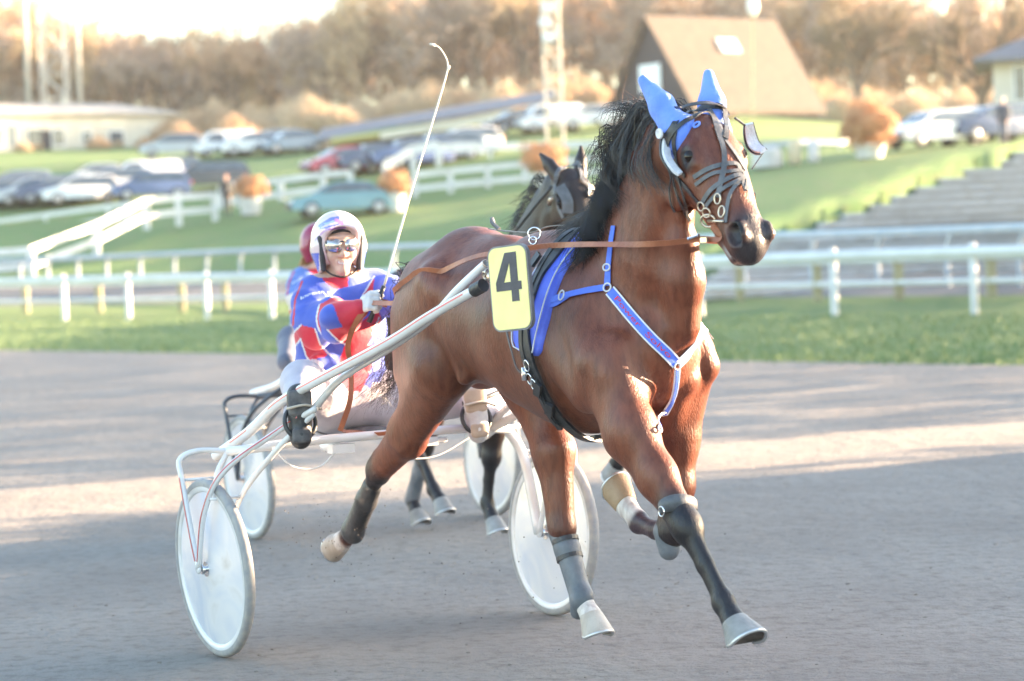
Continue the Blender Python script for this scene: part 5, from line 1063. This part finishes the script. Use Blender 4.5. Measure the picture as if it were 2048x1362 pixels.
CARS = [('hatch', 'dark blue hatchback at the far left end of the lower row', 5, 402, 122, 205, DBL), ('hatch', 'silver grey hatchback second from the left in the lower row', 60, 405, 121, 205, SIL), ('estate', 'dark blue estate car between two pale cars in the lower row', 105, 405, 121, 207, DBL),
 ('hatch', 'white hatchback in the middle of the lower row', 160, 400, 120, 200, WHT), ('estate', 'pale silver car beside the white van', 222, 392, 122, 200, SIL), ('van', 'white van with rounded roof in the lower left row', 290, 390, 124, 198, WHT), ('hatch', 'small blue car in front of the white van', 300, 388, 119, 196, BLU), ('estate', 'dark estate car with bright tail at the right end of the lower left row', 410, 383, 120, 196, BLKC),
 ('hatch', 'pale blue hatchback squeezed between the silver and dark cars of the lower row', 32, 396, 125, 203, GRYB), ('sedan', 'white saloon roof seen behind the lower row', 195, 388, 127, 200, WHT), ('sedan', 'dark saloon behind the white van', 350, 380, 127, 198, BLU), ('hatch', 'silver hatchback left of the white upper saloon', 545, 298, 147, 203, SIL), ('hatch', 'white hatchback right of the blue estate', 925, 292, 123, 200, WHT),
 ('sedan', 'teal saloon parked beside the planters', 685, 415, 104, 192, TEAL),
 ('van', 'white van in the upper row by the tan shrubs', 450, 303, 146, 200, WHT), ('sedan', 'white saloon in the upper row', 505, 300, 145, 200, WHT), ('sedan', 'slate blue saloon at the right end of the upper row', 585, 292, 144, 205, GRYB), ('hatch', 'pale hatchback below the white building', 345, 318, 149, 190, SIL),
 ('hatch', 'red hatchback on the middle terrace', 685, 320, 119, 205, REDC), ('hatch', 'dark blue hatchback right of the red car', 745, 316, 119, 205, DBL), ('estate', 'blue estate car behind the whip', 815, 308, 119, 203, BLU), ('estate', 'silver grey estate car right of the whip', 880, 298, 120, 200, GRYB),
 ('hatch', 'dark small car left of the white cars on the upper right', 1035, 252, 136, 205, BLKC), ('van', 'white van by the lattice mast', 1100, 252, 135, 200, WHT), ('sedan', 'white saloon left of the blue ear', 1180, 252, 134, 200, WHT), ('estate', 'white estate car behind the mane', 1265, 252, 134, 195, WHT),
 ('hatch', 'white hatchback with dark wheels next to the orange bush', 1870, 299, 100, 208, WHT), ('estate', 'silver car behind the white hatchback on the right', 1935, 290, 104, 212, SIL), ('estate', 'dark blue estate car left of the standing man', 1985, 284, 101, 206, DBL), ('estate', 'black car at the right edge of the picture', 2060, 280, 103, 206, BLKC)]
for kd_, lb, x, y, d, yaw, c in CARS:
    p = D(x, y, d); z = onhill(p[0], p[1]); p[2] = z + .02 if abs(z - p[2]) < 1.2 else p[2]; car(kd_, lb, p, yaw, c, cat='van' if kd_ == 'van' else 'car', s_car=(.78 if kd_ == 'van' else .92) if d > 105 else 1.0)
# ================================================================== people, planters
print('BY', G(457, 431, 108.5), onhill(*G(457, 431, 108.5)[:2]), D(457, 431, 108.5))
def bystander(label, p, h_, yaw, coat, legc, hat=None):
    fr = Frame((p[0], p[1]), yaw); th = Thing('person', label, 'person', fr, (0, 0, p[2])); z = p[2]; k = h_ / 1.75; s = SDF()
    for o in (-1, 1):
        s.chain([v3(0, .09 * o, .90), v3(.03, .10 * o, .50), v3(0, .11 * o, .08)], [.085, .062, .045], .03); s.seg(v3(0, .11 * o, .05), v3(.13, .12 * o, .04), .045, .04, .03)
        s.chain([v3(0, .19 * o, 1.40), v3(-.03, .25 * o, 1.12), v3(.10, .20 * o, .92)], [.06, .05, .04], .03); s.seg(v3(.10, .20 * o, .92), v3(.15, .19 * o, .85), (.035, .02), (.03, .015), .02)
    s.chain([v3(0, 0, .95), v3(0, 0, 1.20), v3(0, 0, 1.38)], [(.12, .16), (.11, .15), (.11, .18)], .05); s.seg(v3(0, 0, 1.42), v3(.01, 0, 1.55), .055, .05, .03); s.ell(v3(.015, 0, 1.645), (.115, .095, .078), .02); s.seg(v3(.11, 0, 1.65), v3(.125, 0, 1.63), .012, .012, .01)
    V, F_ = s.mesh(.02, 0); C = np.tile(v3(*coat), (len(V), 1)); C[V[:, 2] < .86] = legc; C[V[:, 2] > 1.50] = SKIN; C[(V[:, 2] < .90) & (np.abs(V[:, 1]) > .15) & (V[:, 2] > .8)] = SKIN; C[V[:, 2] < .07] = (.02, .02, .02)
    mkobj('body', V * k + v3(0, 0, z), F_, M['suit'], th, smooth=True, cols=C)
    s = SDF(); s.ell(v3(-.005, 0, 1.69), (.095, .10, .088), .02); V, F_ = s.mesh(.015, 0); mkobj('hair' if hat is None else 'hat', V * k + v3(0, 0, z), F_, mat('hair_or_hat', hat or (.25, .14, .08), .7), th, smooth=True)
bystander('man in a black coat standing by the small planter on the bank', G(455, 433, 105.5), 1.75, -80, (.015, .015, .02), (.02, .02, .025), (.30, .12, .07))
bystander('person in a dark jacket and pale cap by the right parked cars', G(2008, 287, 94), 1.78, -100, (.04, .05, .08), (.07, .08, .12), (.6, .55, .5))
M['tanleaf'] = mat('tan_twigs', (.40, .19, .09), .8, (.52, .30, .15), 3); M['pot'] = mat('white_pot', (.62, .62, .62), .7, (.5, .5, .5), 4)
def leafball(b, c, r, n, rr, s_=.05, flat=1, mi=0):
    for _ in range(n):
        d = nrm(v3(rr.gauss(0, 1), rr.gauss(0, 1), rr.gauss(0, 1))); q = c + d * r * (.35 + .65 * rr.random() ** .5) * (1 + .45 * mnoise.noise(Vector(d * 1.7) + Vector(c))) * v3(1, 1, flat); u = nrm(v3(rr.gauss(0, 1), rr.gauss(0, 1), rr.gauss(0, 1))); w_ = nrm(np.cross(u, d + .01)); k = s_ * rr.uniform(.6, 1.5)
        b.add([q - u * k, q + w_ * k * .5, q + u * k, q - w_ * k * .5], [(0, 1, 2, 3)], mi)
def planter(label, p, r, ph, pw, n):
    th = Thing('planter', label, 'planter', WORLD, p); b = MB(); k = pw; b.lathe([(0, 0), (0, k * .8), (ph * .9, k), (ph, k * 1.05), (ph, k * .9), (ph * .92, k * .85), (ph * .92, 0)], p, (0, 0, 1), 20); b.build('pot', M['pot'], th, auto=40)
    rr = random.Random(int(p[0] * 10)); b = MB()
    for i in range(26):
        a = rr.uniform(0, 6.28); e = p + v3(math.cos(a) * r * .8 * rr.random(), math.sin(a) * r * .8 * rr.random(), ph + r * 1.1 * rr.random()); b.tube([p + v3(0, 0, ph * .9), (p + e) / 2 + v3(0, 0, ph * .6), e], [.02, .012, .004], 4, False)
    leafball(b, p + v3(0, 0, ph + r * .62), r, n, rr, .07, .8); b.build('bush', M['tanleaf'], th)
planter('large orange bush in a white planter on the right bank', G(1740, 318, 96), 1.18, .55, .62, 5200)
planter('small tan bush in a white planter beside the man in black', G(502, 434, 108), .72, .72, .50, 1700)
planter('small tan bush in a white planter at the tail of the teal car', G(788, 413, 104), .72, .72, .50, 1700)
planter('tan bush in a white planter behind the ears of the dark horse', G(1090, 375, 103), .95, .6, .5, 2400)
# ================================================================== buildings
M['wallc'] = mat('cream_wall', (.62, .58, .50), .8, (.54, .50, .43), 1.2); M['roofg'] = mat('grey_roof', (.10, .11, .13), .7, (.14, .15, .17), 2, .3, 10); M['roofl'] = mat('pale_roof', (.45, .40, .34), .8, (.36, .32, .28), 1.5, .3, 8)
M['timber'] = mat('dark_timber', (.008, .013, .024), .7, (.016, .022, .034), 3, .3, 12, stretch=(6, 6, .6)); M['thatch'] = mat('brown_roof', (.072, .058, .050), .9, (.105, .082, .068), 2, .5, 10); M['winw'] = mat('white_window', (.75, .77, .80), .3)
M['asphalt2'] = mat('dark_asphalt', (.10, .115, .14), .7, (.13, .14, .17), 1)
def ob(P, x, y, z, R_, W_): return P + R_ * x + W_ * y + v3(0, 0, z)
def boxp(b, P, R_, W_, x0, x1, y0, y1, z0, z1): b.box(ob(P, (x0 + x1) / 2, (y0 + y1) / 2, (z0 + z1) / 2, R_, W_), (x1 - x0, y1 - y0, z1 - z0), (R_, W_, v3(0, 0, 1)))
def house(name, label, P, ang, L, Wd, H_, roof_h, over, wm, rm, wins, door=None, hip=2.0):
    a = math.radians(ang); R_ = v3(math.cos(a), math.sin(a), 0); W_ = v3(-math.sin(a), math.cos(a), 0); th = Thing(name, label, 'building', WORLD, P)
    b = MB(); boxp(b, P, R_, W_, 0, L, 0, Wd, -1.5, H_); b.build('wall', wm, th)
    b = MB(); o = over; V = [ob(P, -o, -o, H_, R_, W_), ob(P, L + o, -o, H_, R_, W_), ob(P, L + o, Wd + o, H_, R_, W_), ob(P, -o, Wd + o, H_, R_, W_)]; V += [v + v3(0, 0, .18) for v in V] + [ob(P, hip, Wd / 2, H_ + roof_h, R_, W_), ob(P, L - hip, Wd / 2, H_ + roof_h, R_, W_)]
    b.add(V, [(3, 2, 1, 0), (0, 1, 5, 4), (1, 2, 6, 5), (2, 3, 7, 6), (3, 0, 4, 7), (4, 5, 9, 8), (5, 6, 9), (6, 7, 8, 9), (7, 4, 8)]); b.build('roof', rm, th)
    for x, z, w_, h_ in wins:
        b = MB(); boxp(b, P, R_, W_, x - .08, x + w_ + .08, -.05, .02, z - .08, z + h_ + .08); fr_ = b.build('window', M['winw'], th); b = MB(); boxp(b, P, R_, W_, x, x + w_, -.07, -.04, z, z + h_); b.build('pane', M['glass'], fr_)
    if door: b = MB(); x, w_, h_ = door; boxp(b, P, R_, W_, x, x + w_, -.06, .02, 0, h_); b.build('door', M['timber'], th)
    return th
P0 = D(-60, 322, 168); house('clubhouse', 'long low cream building with pale roof on the left hill', P0, 33, 15.2, 7, 3.0, 1.1, .4, M['wallc'], M['roofl'], [(1.8, 1.0, .5, 1.2), (3.0, .9, .3, 1.5), (4.2, 1.0, .9, 1.1), (6.0, 1.0, .8, 1.1), (8.2, 1.2, .6, .7), (10.2, 1.0, 1.0, .9)], (4.95, .9, 2.0), hip=3)
lo_ = [D(x, y, d) for x, y, d in ((640, 284, 141), (760, 262, 141), (900, 239, 141), (1110, 204, 141))]; hi_ = [D(x, y, d) for x, y, d in ((640, 262, 160), (760, 241, 160), (900, 217, 160), (1110, 183, 160))]
V_, F_ = loft([np.array(lo_), np.array(hi_)], [2]); tag(mkobj('road', V_ + v3(0, 0, .12), F_, M['asphalt2'], smooth=True), kind='structure')
b = MB()
for p, q in zip(lo_[1:], lo_[2:]): b.box((p + q) / 2 - v3(0, .15, .28), (np.linalg.norm(q - p), .2, .42), (nrm(q - p), nrm(np.cross(v3(0, 0, 1), q - p)), nrm(np.cross(q - p, np.cross(v3(0, 0, 1), q - p)))))
tag(b.build('retaining_wall', M['wallc']), 'low cream wall along the lower side of the rising dark road', 'wall')
P0 = D(1988, 216, 118); house('house', 'small cream house with dark hipped roof on the right edge', P0, -12, 9, 6, 2.1, 1.7, .9, M['wallc'], M['roofg'], [(1.0, .3, .5, 1.6), (1.75, .2, 1.0, 1.7), (4.2, .6, 1.2, 1.2)], (3.2, .9, 2.0), hip=2.4)
def aframe():
    th = Thing('a_frame_house', 'steep roofed house with dark gable and white window behind the blue ear', 'building', WORLD, D(1296, 215, 150)); P = D(1226, 215, 146); 
    W_ = nrm(v3(.62, -.78, 0)); R_ = nrm(v3(.78, .62, 0)); wd = 7.2; H_ = 5.0; L = 10.5
    P = D(1226, 215, 152); b = MB(); V = [ob(P, x, y, z, R_, W_) for x in (0, .25) for y, z in ((0, -1.5), (wd, -1.5), (wd, 0), (wd / 2, H_), (0, 0))]; b.add(V, [(0, 1, 2, 3, 4), (9, 8, 7, 6, 5), (0, 5, 6, 1)]); b.build('gable', M['timber'], th)
    b = MB(); V = [ob(P, x, y, z, R_, W_) for x in (-.4, L) for y, z in ((-.5, -.65), (wd / 2, H_ + .22), (wd + .5, -.65), (wd + .5, -.9), (wd / 2, H_ - .02), (-.5, -.9))]; b.add(V, [(i, (i + 1) % 6, 6 + (i + 1) % 6, 6 + i) for i in range(6)] + [(5, 4, 1, 0), (4, 3, 2, 1), (6, 7, 10, 11), (7, 8, 9, 10)]); b.build('roof', M['thatch'], th)
    b = MB(); boxp(b, P, R_, W_, -.10, -.02, wd * .36, wd * .62, .7, 2.3); b.build('window', M['winw'], th)
    sl_ = nrm(W_ * (wd / 2 + .5) + v3(0, 0, -H_ - .87)); nn = nrm(np.cross(R_, sl_)); nn = nn if nn[2] > 0 else -nn; c = ob(P, 5.1, wd / 2, H_ + .22, R_, W_) + sl_ * 2.3 + nn * .08; b = MB(); b.box(c, (1.5, 1.0, .12), (R_, sl_, nn)); b.build('skylight', M['winw'], th)
aframe()
def lattice(label, x, y, d, w_, h_, arms=True):
    P = G(x, y, d); th = Thing('lattice_mast', label, 'mast', WORLD, P, 'lattice floodlight masts'); b = MB(); n = int(h_ / w_)
    for sx in (-1, 1):
        for sy in (-1, 1): b.tube([P + v3(sx * w_ / 2, sy * w_ / 2, -1), P + v3(sx * w_ / 2, sy * w_ / 2, h_)], .07, 6)
    b.build('leg', M['mast'], th); b = MB()
    for i in range(n):
        z0, z1 = i * w_, (i + 1) * w_; f = 1 if i % 2 else -1
        for sy in (-1, 1): b.tube([P + v3(-f * w_ / 2, sy * w_ / 2, z0), P + v3(f * w_ / 2, sy * w_ / 2, z1)], .045, 5); b.tube([P + v3(-w_ / 2, sy * w_ / 2, z1), P + v3(w_ / 2, sy * w_ / 2, z1)], .035, 5)
        for sx in (-1, 1): b.tube([P + v3(sx * w_ / 2, -f * w_ / 2, z0), P + v3(sx * w_ / 2, f * w_ / 2, z1)], .04, 5)
    b.build('bracing', M['mast'], th)
    return P, th
M['mast'] = mat('pale_mast_paint', (.62, .58, .52), .6, (.52, .48, .42), 2)
P, th = lattice('pale lattice floodlight mast beside the steep roofed house', 1110, 262, 128, .85, 16)
for x, y in ((1097, 15), (1090, 45), (1098, 75)): b = MB(); c = D(x, y, 127.4); b.box(c, (.6, .35, .45)); b.box(c - v3(0, .2, 0), (.5, .06, .36)); b.build('floodlight', M['winw'], th)
P, th = lattice('wide pale lattice floodlight mast behind the cream building', 116, 290, 182, 1.7, 24)
for x in (62, 165):
    P = G(x, 290, 183); b = MB(); b.tube([P - v3(0, 0, 1), P + v3(0, 0, 22)], [.2, .15], 8); tag(b.build('pole', M['mast'], smooth=True), 'tall pale pole %s of the wide lattice mast' % ('left' if x < 100 else 'right'), 'pole', 'poles by the wide lattice mast')
for x, lb in ((1505, 'tall lamp post with white head above the steep roof'), (1880, 'tall lamp post with white head between the bare trees')):
    P = G(x, 250, 142); th = Thing('lamp_post', lb, 'lamp post', WORLD, P, 'lamp posts on the hill'); top = D(x, 12, 142); b = MB(); b.tube([P - v3(0, 0, .5), top], [.035, .025], 8); b.build('pole', M['fencewood'], th); b = MB(); b.ell(top, (.32, .28, .62)); b.build('lamp_head', M['winw'], th, smooth=True)
# clutter on the terrace behind the bridle
rr = random.Random(9)
for i, (x, w_, h_, c, lb) in enumerate(((1535, 1.2, .8, (.55, .56, .58), 'pale grey box beside the stone wall on the right'), (1590, .5, .9, (.60, .52, .36), 'cream barrel shaped bin on the right bank'), (1628, .45, .8, (.62, .63, .66), 'white bin left of the orange bush'))):
    P = G(x, 330, 99); b = MB(); b.lathe([(0, 0), (0, w_ * .42), (h_ * .1, w_ * .5), (h_ * .9, w_ * .5), (h_, w_ * .42), (h_, 0)], P, (0, 0, 1), 16); b.lathe([(h_, .0), (h_ + .06, w_ * .3), (h_, w_ * .45)][::-1], P, (0, 0, 1), 16); tag(b.build('bin', mat('bin', c, .6, tuple(q * .8 for q in c), 3), auto=40), lb, 'bin')
P = [D(x, y, 104) for x, y in ((1525, 287), (1600, 282), (1670, 278), (1790, 215 + 5))]
pfence('railing', 'pale rail in front of the bare trees on the right', [(1525, 290, 106), (1600, 283, 106), (1680, 285, 107), (1790, 262, 110)], 0, 0, .9, (0,), pr=.05, rr_=.10, m=M['fencegrey'])
# ================================================================== trees
M['twigd'] = mat('bare_twigs', (.17, .14, .09), .9, (.25, .20, .12), 1.2); M['bark'] = mat('bark', (.15, .11, .08), .9, (.22, .17, .12), 4, .5, 20, stretch=(1, 1, .3)); M['twig1'] = mat('twigs_brown', (.46, .29, .18), .9, (.58, .40, .26), 1.2); M['twig2'] = mat('twigs_tan', (.54, .39, .23), .9, (.62, .48, .30), 1.2); M['twig3'] = mat('twigs_grey', (.37, .29, .235), .9, (.47, .37, .29), 1.2)
def tree_mesh(seed, h_, spread, twig_n, trunk_r, levels=4, tw=.035, trunk_frac=.25, leaf=.10, forks=3):
    rr = random.Random(seed); b = MB(); lf = MB()
    def br(p, d, L, r, lv):
        n = 4; P = [p]; dd = d
        for i in range(n): dd = nrm(dd + v3(rr.gauss(0, .16), rr.gauss(0, .16), rr.gauss(0, .07) + .05)); P.append(P[-1] + dd * L / n)
        b.tube(P, np.linspace(r, r * .55, n + 1), 6 if lv < 2 else 4, False)
        if lv >= levels:
            for _ in range(twig_n):
                t = rr.random(); k = min(int(t * n), n - 1); q = P[k] * (1 - (t * n - k)) + P[k + 1] * (t * n - k); e = q + nrm(v3(rr.gauss(0, 1), rr.gauss(0, 1), rr.gauss(.3, 1))) * L * rr.uniform(.25, .8); s_ = nrm(np.cross(e - q, v3(rr.gauss(0, 1), rr.gauss(0, 1), rr.gauss(0, 1)))) * tw * .5
                lf.add([q - s_, q + s_, e], [(0, 1, 2)])
                for __ in range(2):
                    u = nrm(v3(rr.gauss(0, 1), rr.gauss(0, 1), rr.gauss(0, 1))); w_ = nrm(np.cross(u, v3(rr.gauss(0, 1), rr.gauss(0, 1), .3))); k_ = leaf * rr.uniform(.4, 1.2); c = q * (1 - rr.random()) + e * rr.random(); lf.add([e - u * k_, e + w_ * k_ * .6, e + u * k_], [(0, 1, 2)])
            return
        m = forks + (rr.random() < .5)
        for i in range(m):
            k = rr.choice((2, 3, 4)) if i else 4; a = 2 * math.pi * (i / m + rr.random() * .3); side = nrm(np.cross(dd, v3(math.cos(a), math.sin(a), .1))); sp = spread * rr.uniform(.6, 1.2)
            br(P[k], nrm(dd + side * sp), L * rr.uniform(.62, .82), r * .55, lv + 1)
    br(v3(0, 0, -.4), v3(0, 0, 1), h_ * trunk_frac + .4, trunk_r, 0); return b, lf
def plant_tree(name, label, P, proto, twm, grp, yaw=0, sc_=1.0, cat='tree'):
    b, lf = proto; th = Thing(name, label, cat, WORLD, P, grp); th.ob.rotation_euler = (0, 0, yaw); th.ob.scale = (sc_, sc_, sc_); th.ob.location = P
    th.base = v3(0, 0, 0); o1 = b.build('trunk', M['bark'], th, smooth=True); o2 = lf.build('crown', twm, th); return th
def copy_tree(th, name, label, P, yaw, s_, m=None):
    r = th.ob.copy(); sc.collection.objects.link(r); r.location = P; r.rotation_euler = (0, 0, yaw); r.scale = (s_, s_, s_ * rnd.uniform(.9, 1.15)); r['label'] = label; r.name = name
    for ch in list(th.ob.children):
        c = ch.copy(); sc.collection.objects.link(c); c.parent = r
        if m is not None and ch.name.startswith('crown'): c.data = m
    return r
plant_tree('bare_tree', 'big bare tree with spreading limbs above the orange bush', G(1682, 275, 122), tree_mesh(23, 19, .62, 6, .27, 4, .05, .13, .03, 4), M['twigd'], 'bare trees on the right', 1.0)
plant_tree('bare_tree', 'big bare tree beside the small cream house', G(1945, 268, 124), tree_mesh(29, 20, .60, 6, .29, 4, .05, .13, .03, 4), M['twigd'], 'bare trees on the right', 2.2)
protos = []
LBL = ['brown leafless tree in the wood on the hill', 'tan leafless tree in the wood on the hill', 'grey leafless tree in the wood on the hill']
woods = []
for i in range(5): woods.append(tree_mesh(40 + i, 10 + i % 2, .55 + .08 * i, 9, .18, 4, .06, .24, .14, 3))
ORD = ['first', 'second', 'third', 'fourth', 'fifth', 'sixth', 'seventh', 'eighth', 'ninth', 'tenth', 'eleventh', 'twelfth', 'thirteenth', 'fourteenth', 'fifteenth', 'sixteenth', 'seventeenth', 'eighteenth']
REG = [(310, 'behind the cream building'), (700, 'above the upper row of cars'), (1080, 'above the rising dark road'), (1290, 'between the lattice mast and the steep roof'), (1650, 'behind the steep roofed house'), (9999, 'at the far right behind the bare trees')]
cnt_ = {}
def wood_label(x, k, rw):
    rg = next(r for m, r in REG if x < m); key = (rg, rw); cnt_[key] = cnt_.get(key, 0) + 1
    return '%s %s leafless tree in %s row %s' % (ORD[min(cnt_[key] - 1, 17)], ['brown', 'tan', 'grey'][k], ['front', 'second', 'third', 'rear'][rw], rg)
n = 0; first = {}
spots_ = []
for rw, (dd, cnt) in enumerate(((4, 30), (16, 32), (34, 30), (60, 26))):
    for i in range(cnt):
        x = -140 + (2330 / cnt) * (i + rnd.random() * .8); y, d = ROWS['wood'](x); P = D(x, y, d); P = P * (1 + dd / d); P[2] = onhill(P[0], P[1]); spots_.append((x, P, rw))
for x, P, rw in spots_:
    pi = rnd.randrange(5); k = rnd.randrange(3); key = (pi, k)
    hs_ = float(np.interp(x, [-100, 60, 300, 480, 560, 800, 1200, 1600, 2200], [1.55, 1.5, 1.2, 1.15, 1.2, 1.4, 1.5, 1.4, 1.35])) * rnd.uniform(.85, 1.12) * (.95 + .06 * rw)
    if key not in first: first[key] = plant_tree('woodland_tree', wood_label(x, k, rw), P, woods[pi], [M['twig1'], M['twig2'], M['twig3']][k], 'trees of the wood on the hill', rnd.uniform(0, 6), hs_)
    else: copy_tree(first[key], 'woodland_tree', wood_label(x, k, rw), P, rnd.uniform(0, 6), hs_)
b = MB(); rr = random.Random(33); b2 = MB()
for i in range(34000):
    x = rr.uniform(-160, 2240); y, d = ROWS['wood'](x); P = D(x, y, d); P = P * (1 + rr.uniform(3, 62) / d); zt = float(np.interp(x, [-100, 60, 300, 480, 560, 800, 1200, 1600, 2200], [10.5, 10.0, 8.6, 8.6, 9.4, 12, 14, 13, 12.5])) * (1 + .12 * mnoise.noise(Vector((P[0] * .25, P[1] * .05, 0))))
    P[2] = onhill(P[0], P[1]) + zt * rr.random() ** .8; L_ = rr.uniform(.5, 1.6); u = nrm(v3(rr.gauss(0, .5), rr.gauss(0, .5), 1)) * L_; w_ = nrm(np.cross(u, v3(rr.gauss(0, 1), rr.gauss(0, 1), 0))) * rr.uniform(.03, .16); (b if rr.random() < .6 else b2).add([P - u * .5 - w_ * .5, P - u * .5 + w_ * .5, P + u * .5 + w_, P + u * .5 - w_ * .4], [(0, 1, 2, 3)])
tag(b.build('undergrowth', M['twig1'], base=(0, 220, 8)), 'tangled brown undergrowth and saplings filling the wood', 'undergrowth', kind='stuff'); tag(b2.build('undergrowth', M['twig3'], base=(0, 220, 8)), 'grey brown saplings between the woodland trees', 'undergrowth', kind='stuff')
# dry shrubs in front of the wood
sh0 = []
for i in range(3):
    b = MB(); rr = random.Random(70 + i)
    for _ in range(1700):
        a = rr.uniform(0, 6.28); r = 1.5 * rr.random() ** .6; q = v3(math.cos(a) * r, math.sin(a) * r, 0); hh = (2.6 - r * .9) * rr.uniform(.5, 1.1); e = q * 1.25 + v3(rr.gauss(0, .18), rr.gauss(0, .18), hh); s_ = nrm(v3(rr.gauss(0, 1), rr.gauss(0, 1), 0)) * rr.uniform(.02, .06); m_ = (q + e) / 2 + v3(rr.gauss(0, .1), rr.gauss(0, .1), 0); b.add([q - s_ * .5, q + s_ * .5, m_ + s_, e, m_ - s_], [(0, 1, 2, 3, 4)])
    sh0.append(b)
M['reed'] = mat('dry_reed', (.56, .42, .28), .85, (.64, .50, .34), 1.0); M['reed2'] = mat('dry_reed_tan', (.52, .35, .22), .85, (.60, .43, .28), 1.0)
firstS = {}; cs_ = {}
def shrub_label(x):
    rg = next(r for m, r in REG if x < m); cs_[rg] = cs_.get(rg, 0) + 1; return '%s pale dry shrub %s' % (ORD[min(cs_[rg] - 1, 17)], rg)
for i in range(96):
    x = -60 + 2200 * (i + rnd.random() * .7) / 96
    if 1215 < x < 1400: continue
    y, d = ROWS['wood'](x); dd = -rnd.uniform(1, 22); P = D(x, y, d); P = P * (1 + dd / d); P[2] = onhill(P[0], P[1]) - .1; k = rnd.randrange(3); s_ = rnd.uniform(.7, 1.25)
    if abs(x - 160) < 160: s_ *= .5
    if k not in firstS:
        th = Thing('dry_shrub', shrub_label(x), 'shrub', WORLD, P, 'dry shrubs before the wood'); th.base = v3(0, 0, 0); sh0[k].build('foliage', M['reed'] if k else M['reed2'], th); th.ob.scale = (s_,) * 3; firstS[k] = th
    else: copy_tree(firstS[k], 'dry_shrub', shrub_label(x), P, rnd.uniform(0, 6), s_)
# unseen leafy shade casters, added right of the track to shadow the sand
M['hedgeleaf'] = mat('hedge_leaf', (.05, .08, .03), .8, (.08, .11, .04), 2)
for i, (y0, y1, h_) in enumerate(((-4, 20.9, 3.35), (25.0, 73, 4.8))):
    b = MB(); rr = random.Random(90 + i)
    if i == 0:
        nn_ = int((y1 - y0) / .5); ys_ = np.linspace(y0, y1, nn_ + 1); V = []
        for yv in ys_:
            hh = h_ - .04 + rr.uniform(-.03, .03); V += [(15.7, yv, 0), (15.7, yv, hh), (16.8, yv, hh), (16.8, yv, 0)]
        b.add(V, [(r * 4 + c, r * 4 + c + 1, (r + 1) * 4 + c + 1, (r + 1) * 4 + c) for r in range(nn_) for c in range(3)] + [(0, 1, 2, 3), (nn_ * 4 + 3, nn_ * 4 + 2, nn_ * 4 + 1, nn_ * 4)])
    for _ in range(2600 if i == 0 else 42000):
        if i == 0: q = v3(rr.uniform(15.5, 16.9), rr.uniform(y0, y1 + abs(rr.gauss(0, .3))), h_ - .1 + rr.gauss(0, .12)) if rr.random() < .7 else v3(rr.uniform(15.5, 16.9), y1 + abs(rr.gauss(0, .5)), rr.uniform(0, h_))
        else: q = v3(rr.uniform(15.5, 16.9), rr.uniform(y0 - .6, y1), h_ * rr.random() ** .8 + rr.gauss(0, .1))
        u = nrm(v3(rr.gauss(0, 1), rr.gauss(0, 1), rr.gauss(0, 1))) * .11; w_ = nrm(np.cross(u, v3(rr.gauss(0, 1), rr.gauss(0, 1), 1))) * .07; b.add([q - u, q + w_, q + u, q - w_], [(0, 1, 2, 3)])
    tag(b.build('hedge', M['hedgeleaf']), ['clipped green hedge beside the near track', 'taller open hedge beside the far track'][i], 'hedge')
# haze volume added for a washed look, standing in for veiling lens flare
b = MB(); b.box((0, 200, 30), (400, 440, 68)); hz = b.build('haze', None) if False else None
hm = bpy.data.materials.new('haze'); hm.use_nodes = True; hn = hm.node_tree.nodes; hn.remove(hn['Principled BSDF']); pv = hn.new('ShaderNodeVolumePrincipled'); pv.inputs['Color'].default_value = (.95, .95, .97, 1); pv.inputs['Density'].default_value = .00028; pv.inputs['Anisotropy'].default_value = .55
hm.node_tree.links.new(pv.outputs[0], hn['Material Output'].inputs['Volume'])
ha = b.build('haze', hm); tag(ha, 'thin pale winter air over the whole scene', 'haze', kind='stuff')

b = MB(); rr = random.Random(77)
for _ in range(260):
    k = rr.random(); x, y, d = (rr.gauss(690, 60), rr.gauss(1075, 40), rr.uniform(9.6, 10.3)) if k < .4 else ((rr.gauss(880, 60), rr.gauss(1035, 28), rr.uniform(13, 14)) if k < .75 else (rr.gauss(1000, 220), rr.gauss(1120, 60), rr.uniform(8.8, 9.8)))
    p = D(x, y, d); s_ = rr.uniform(.001, .0032)
    if p[2] > .02: b.ell(p, (s_, s_ * rr.uniform(.6, 1.4), s_), n=5, m=3)
tag(b.build('flying_dirt', mat('dark_dirt', (.12, .10, .09), .9), base=(0, 10, 0)), 'specks of dirt thrown up behind the hooves', 'dirt', kind='stuff')
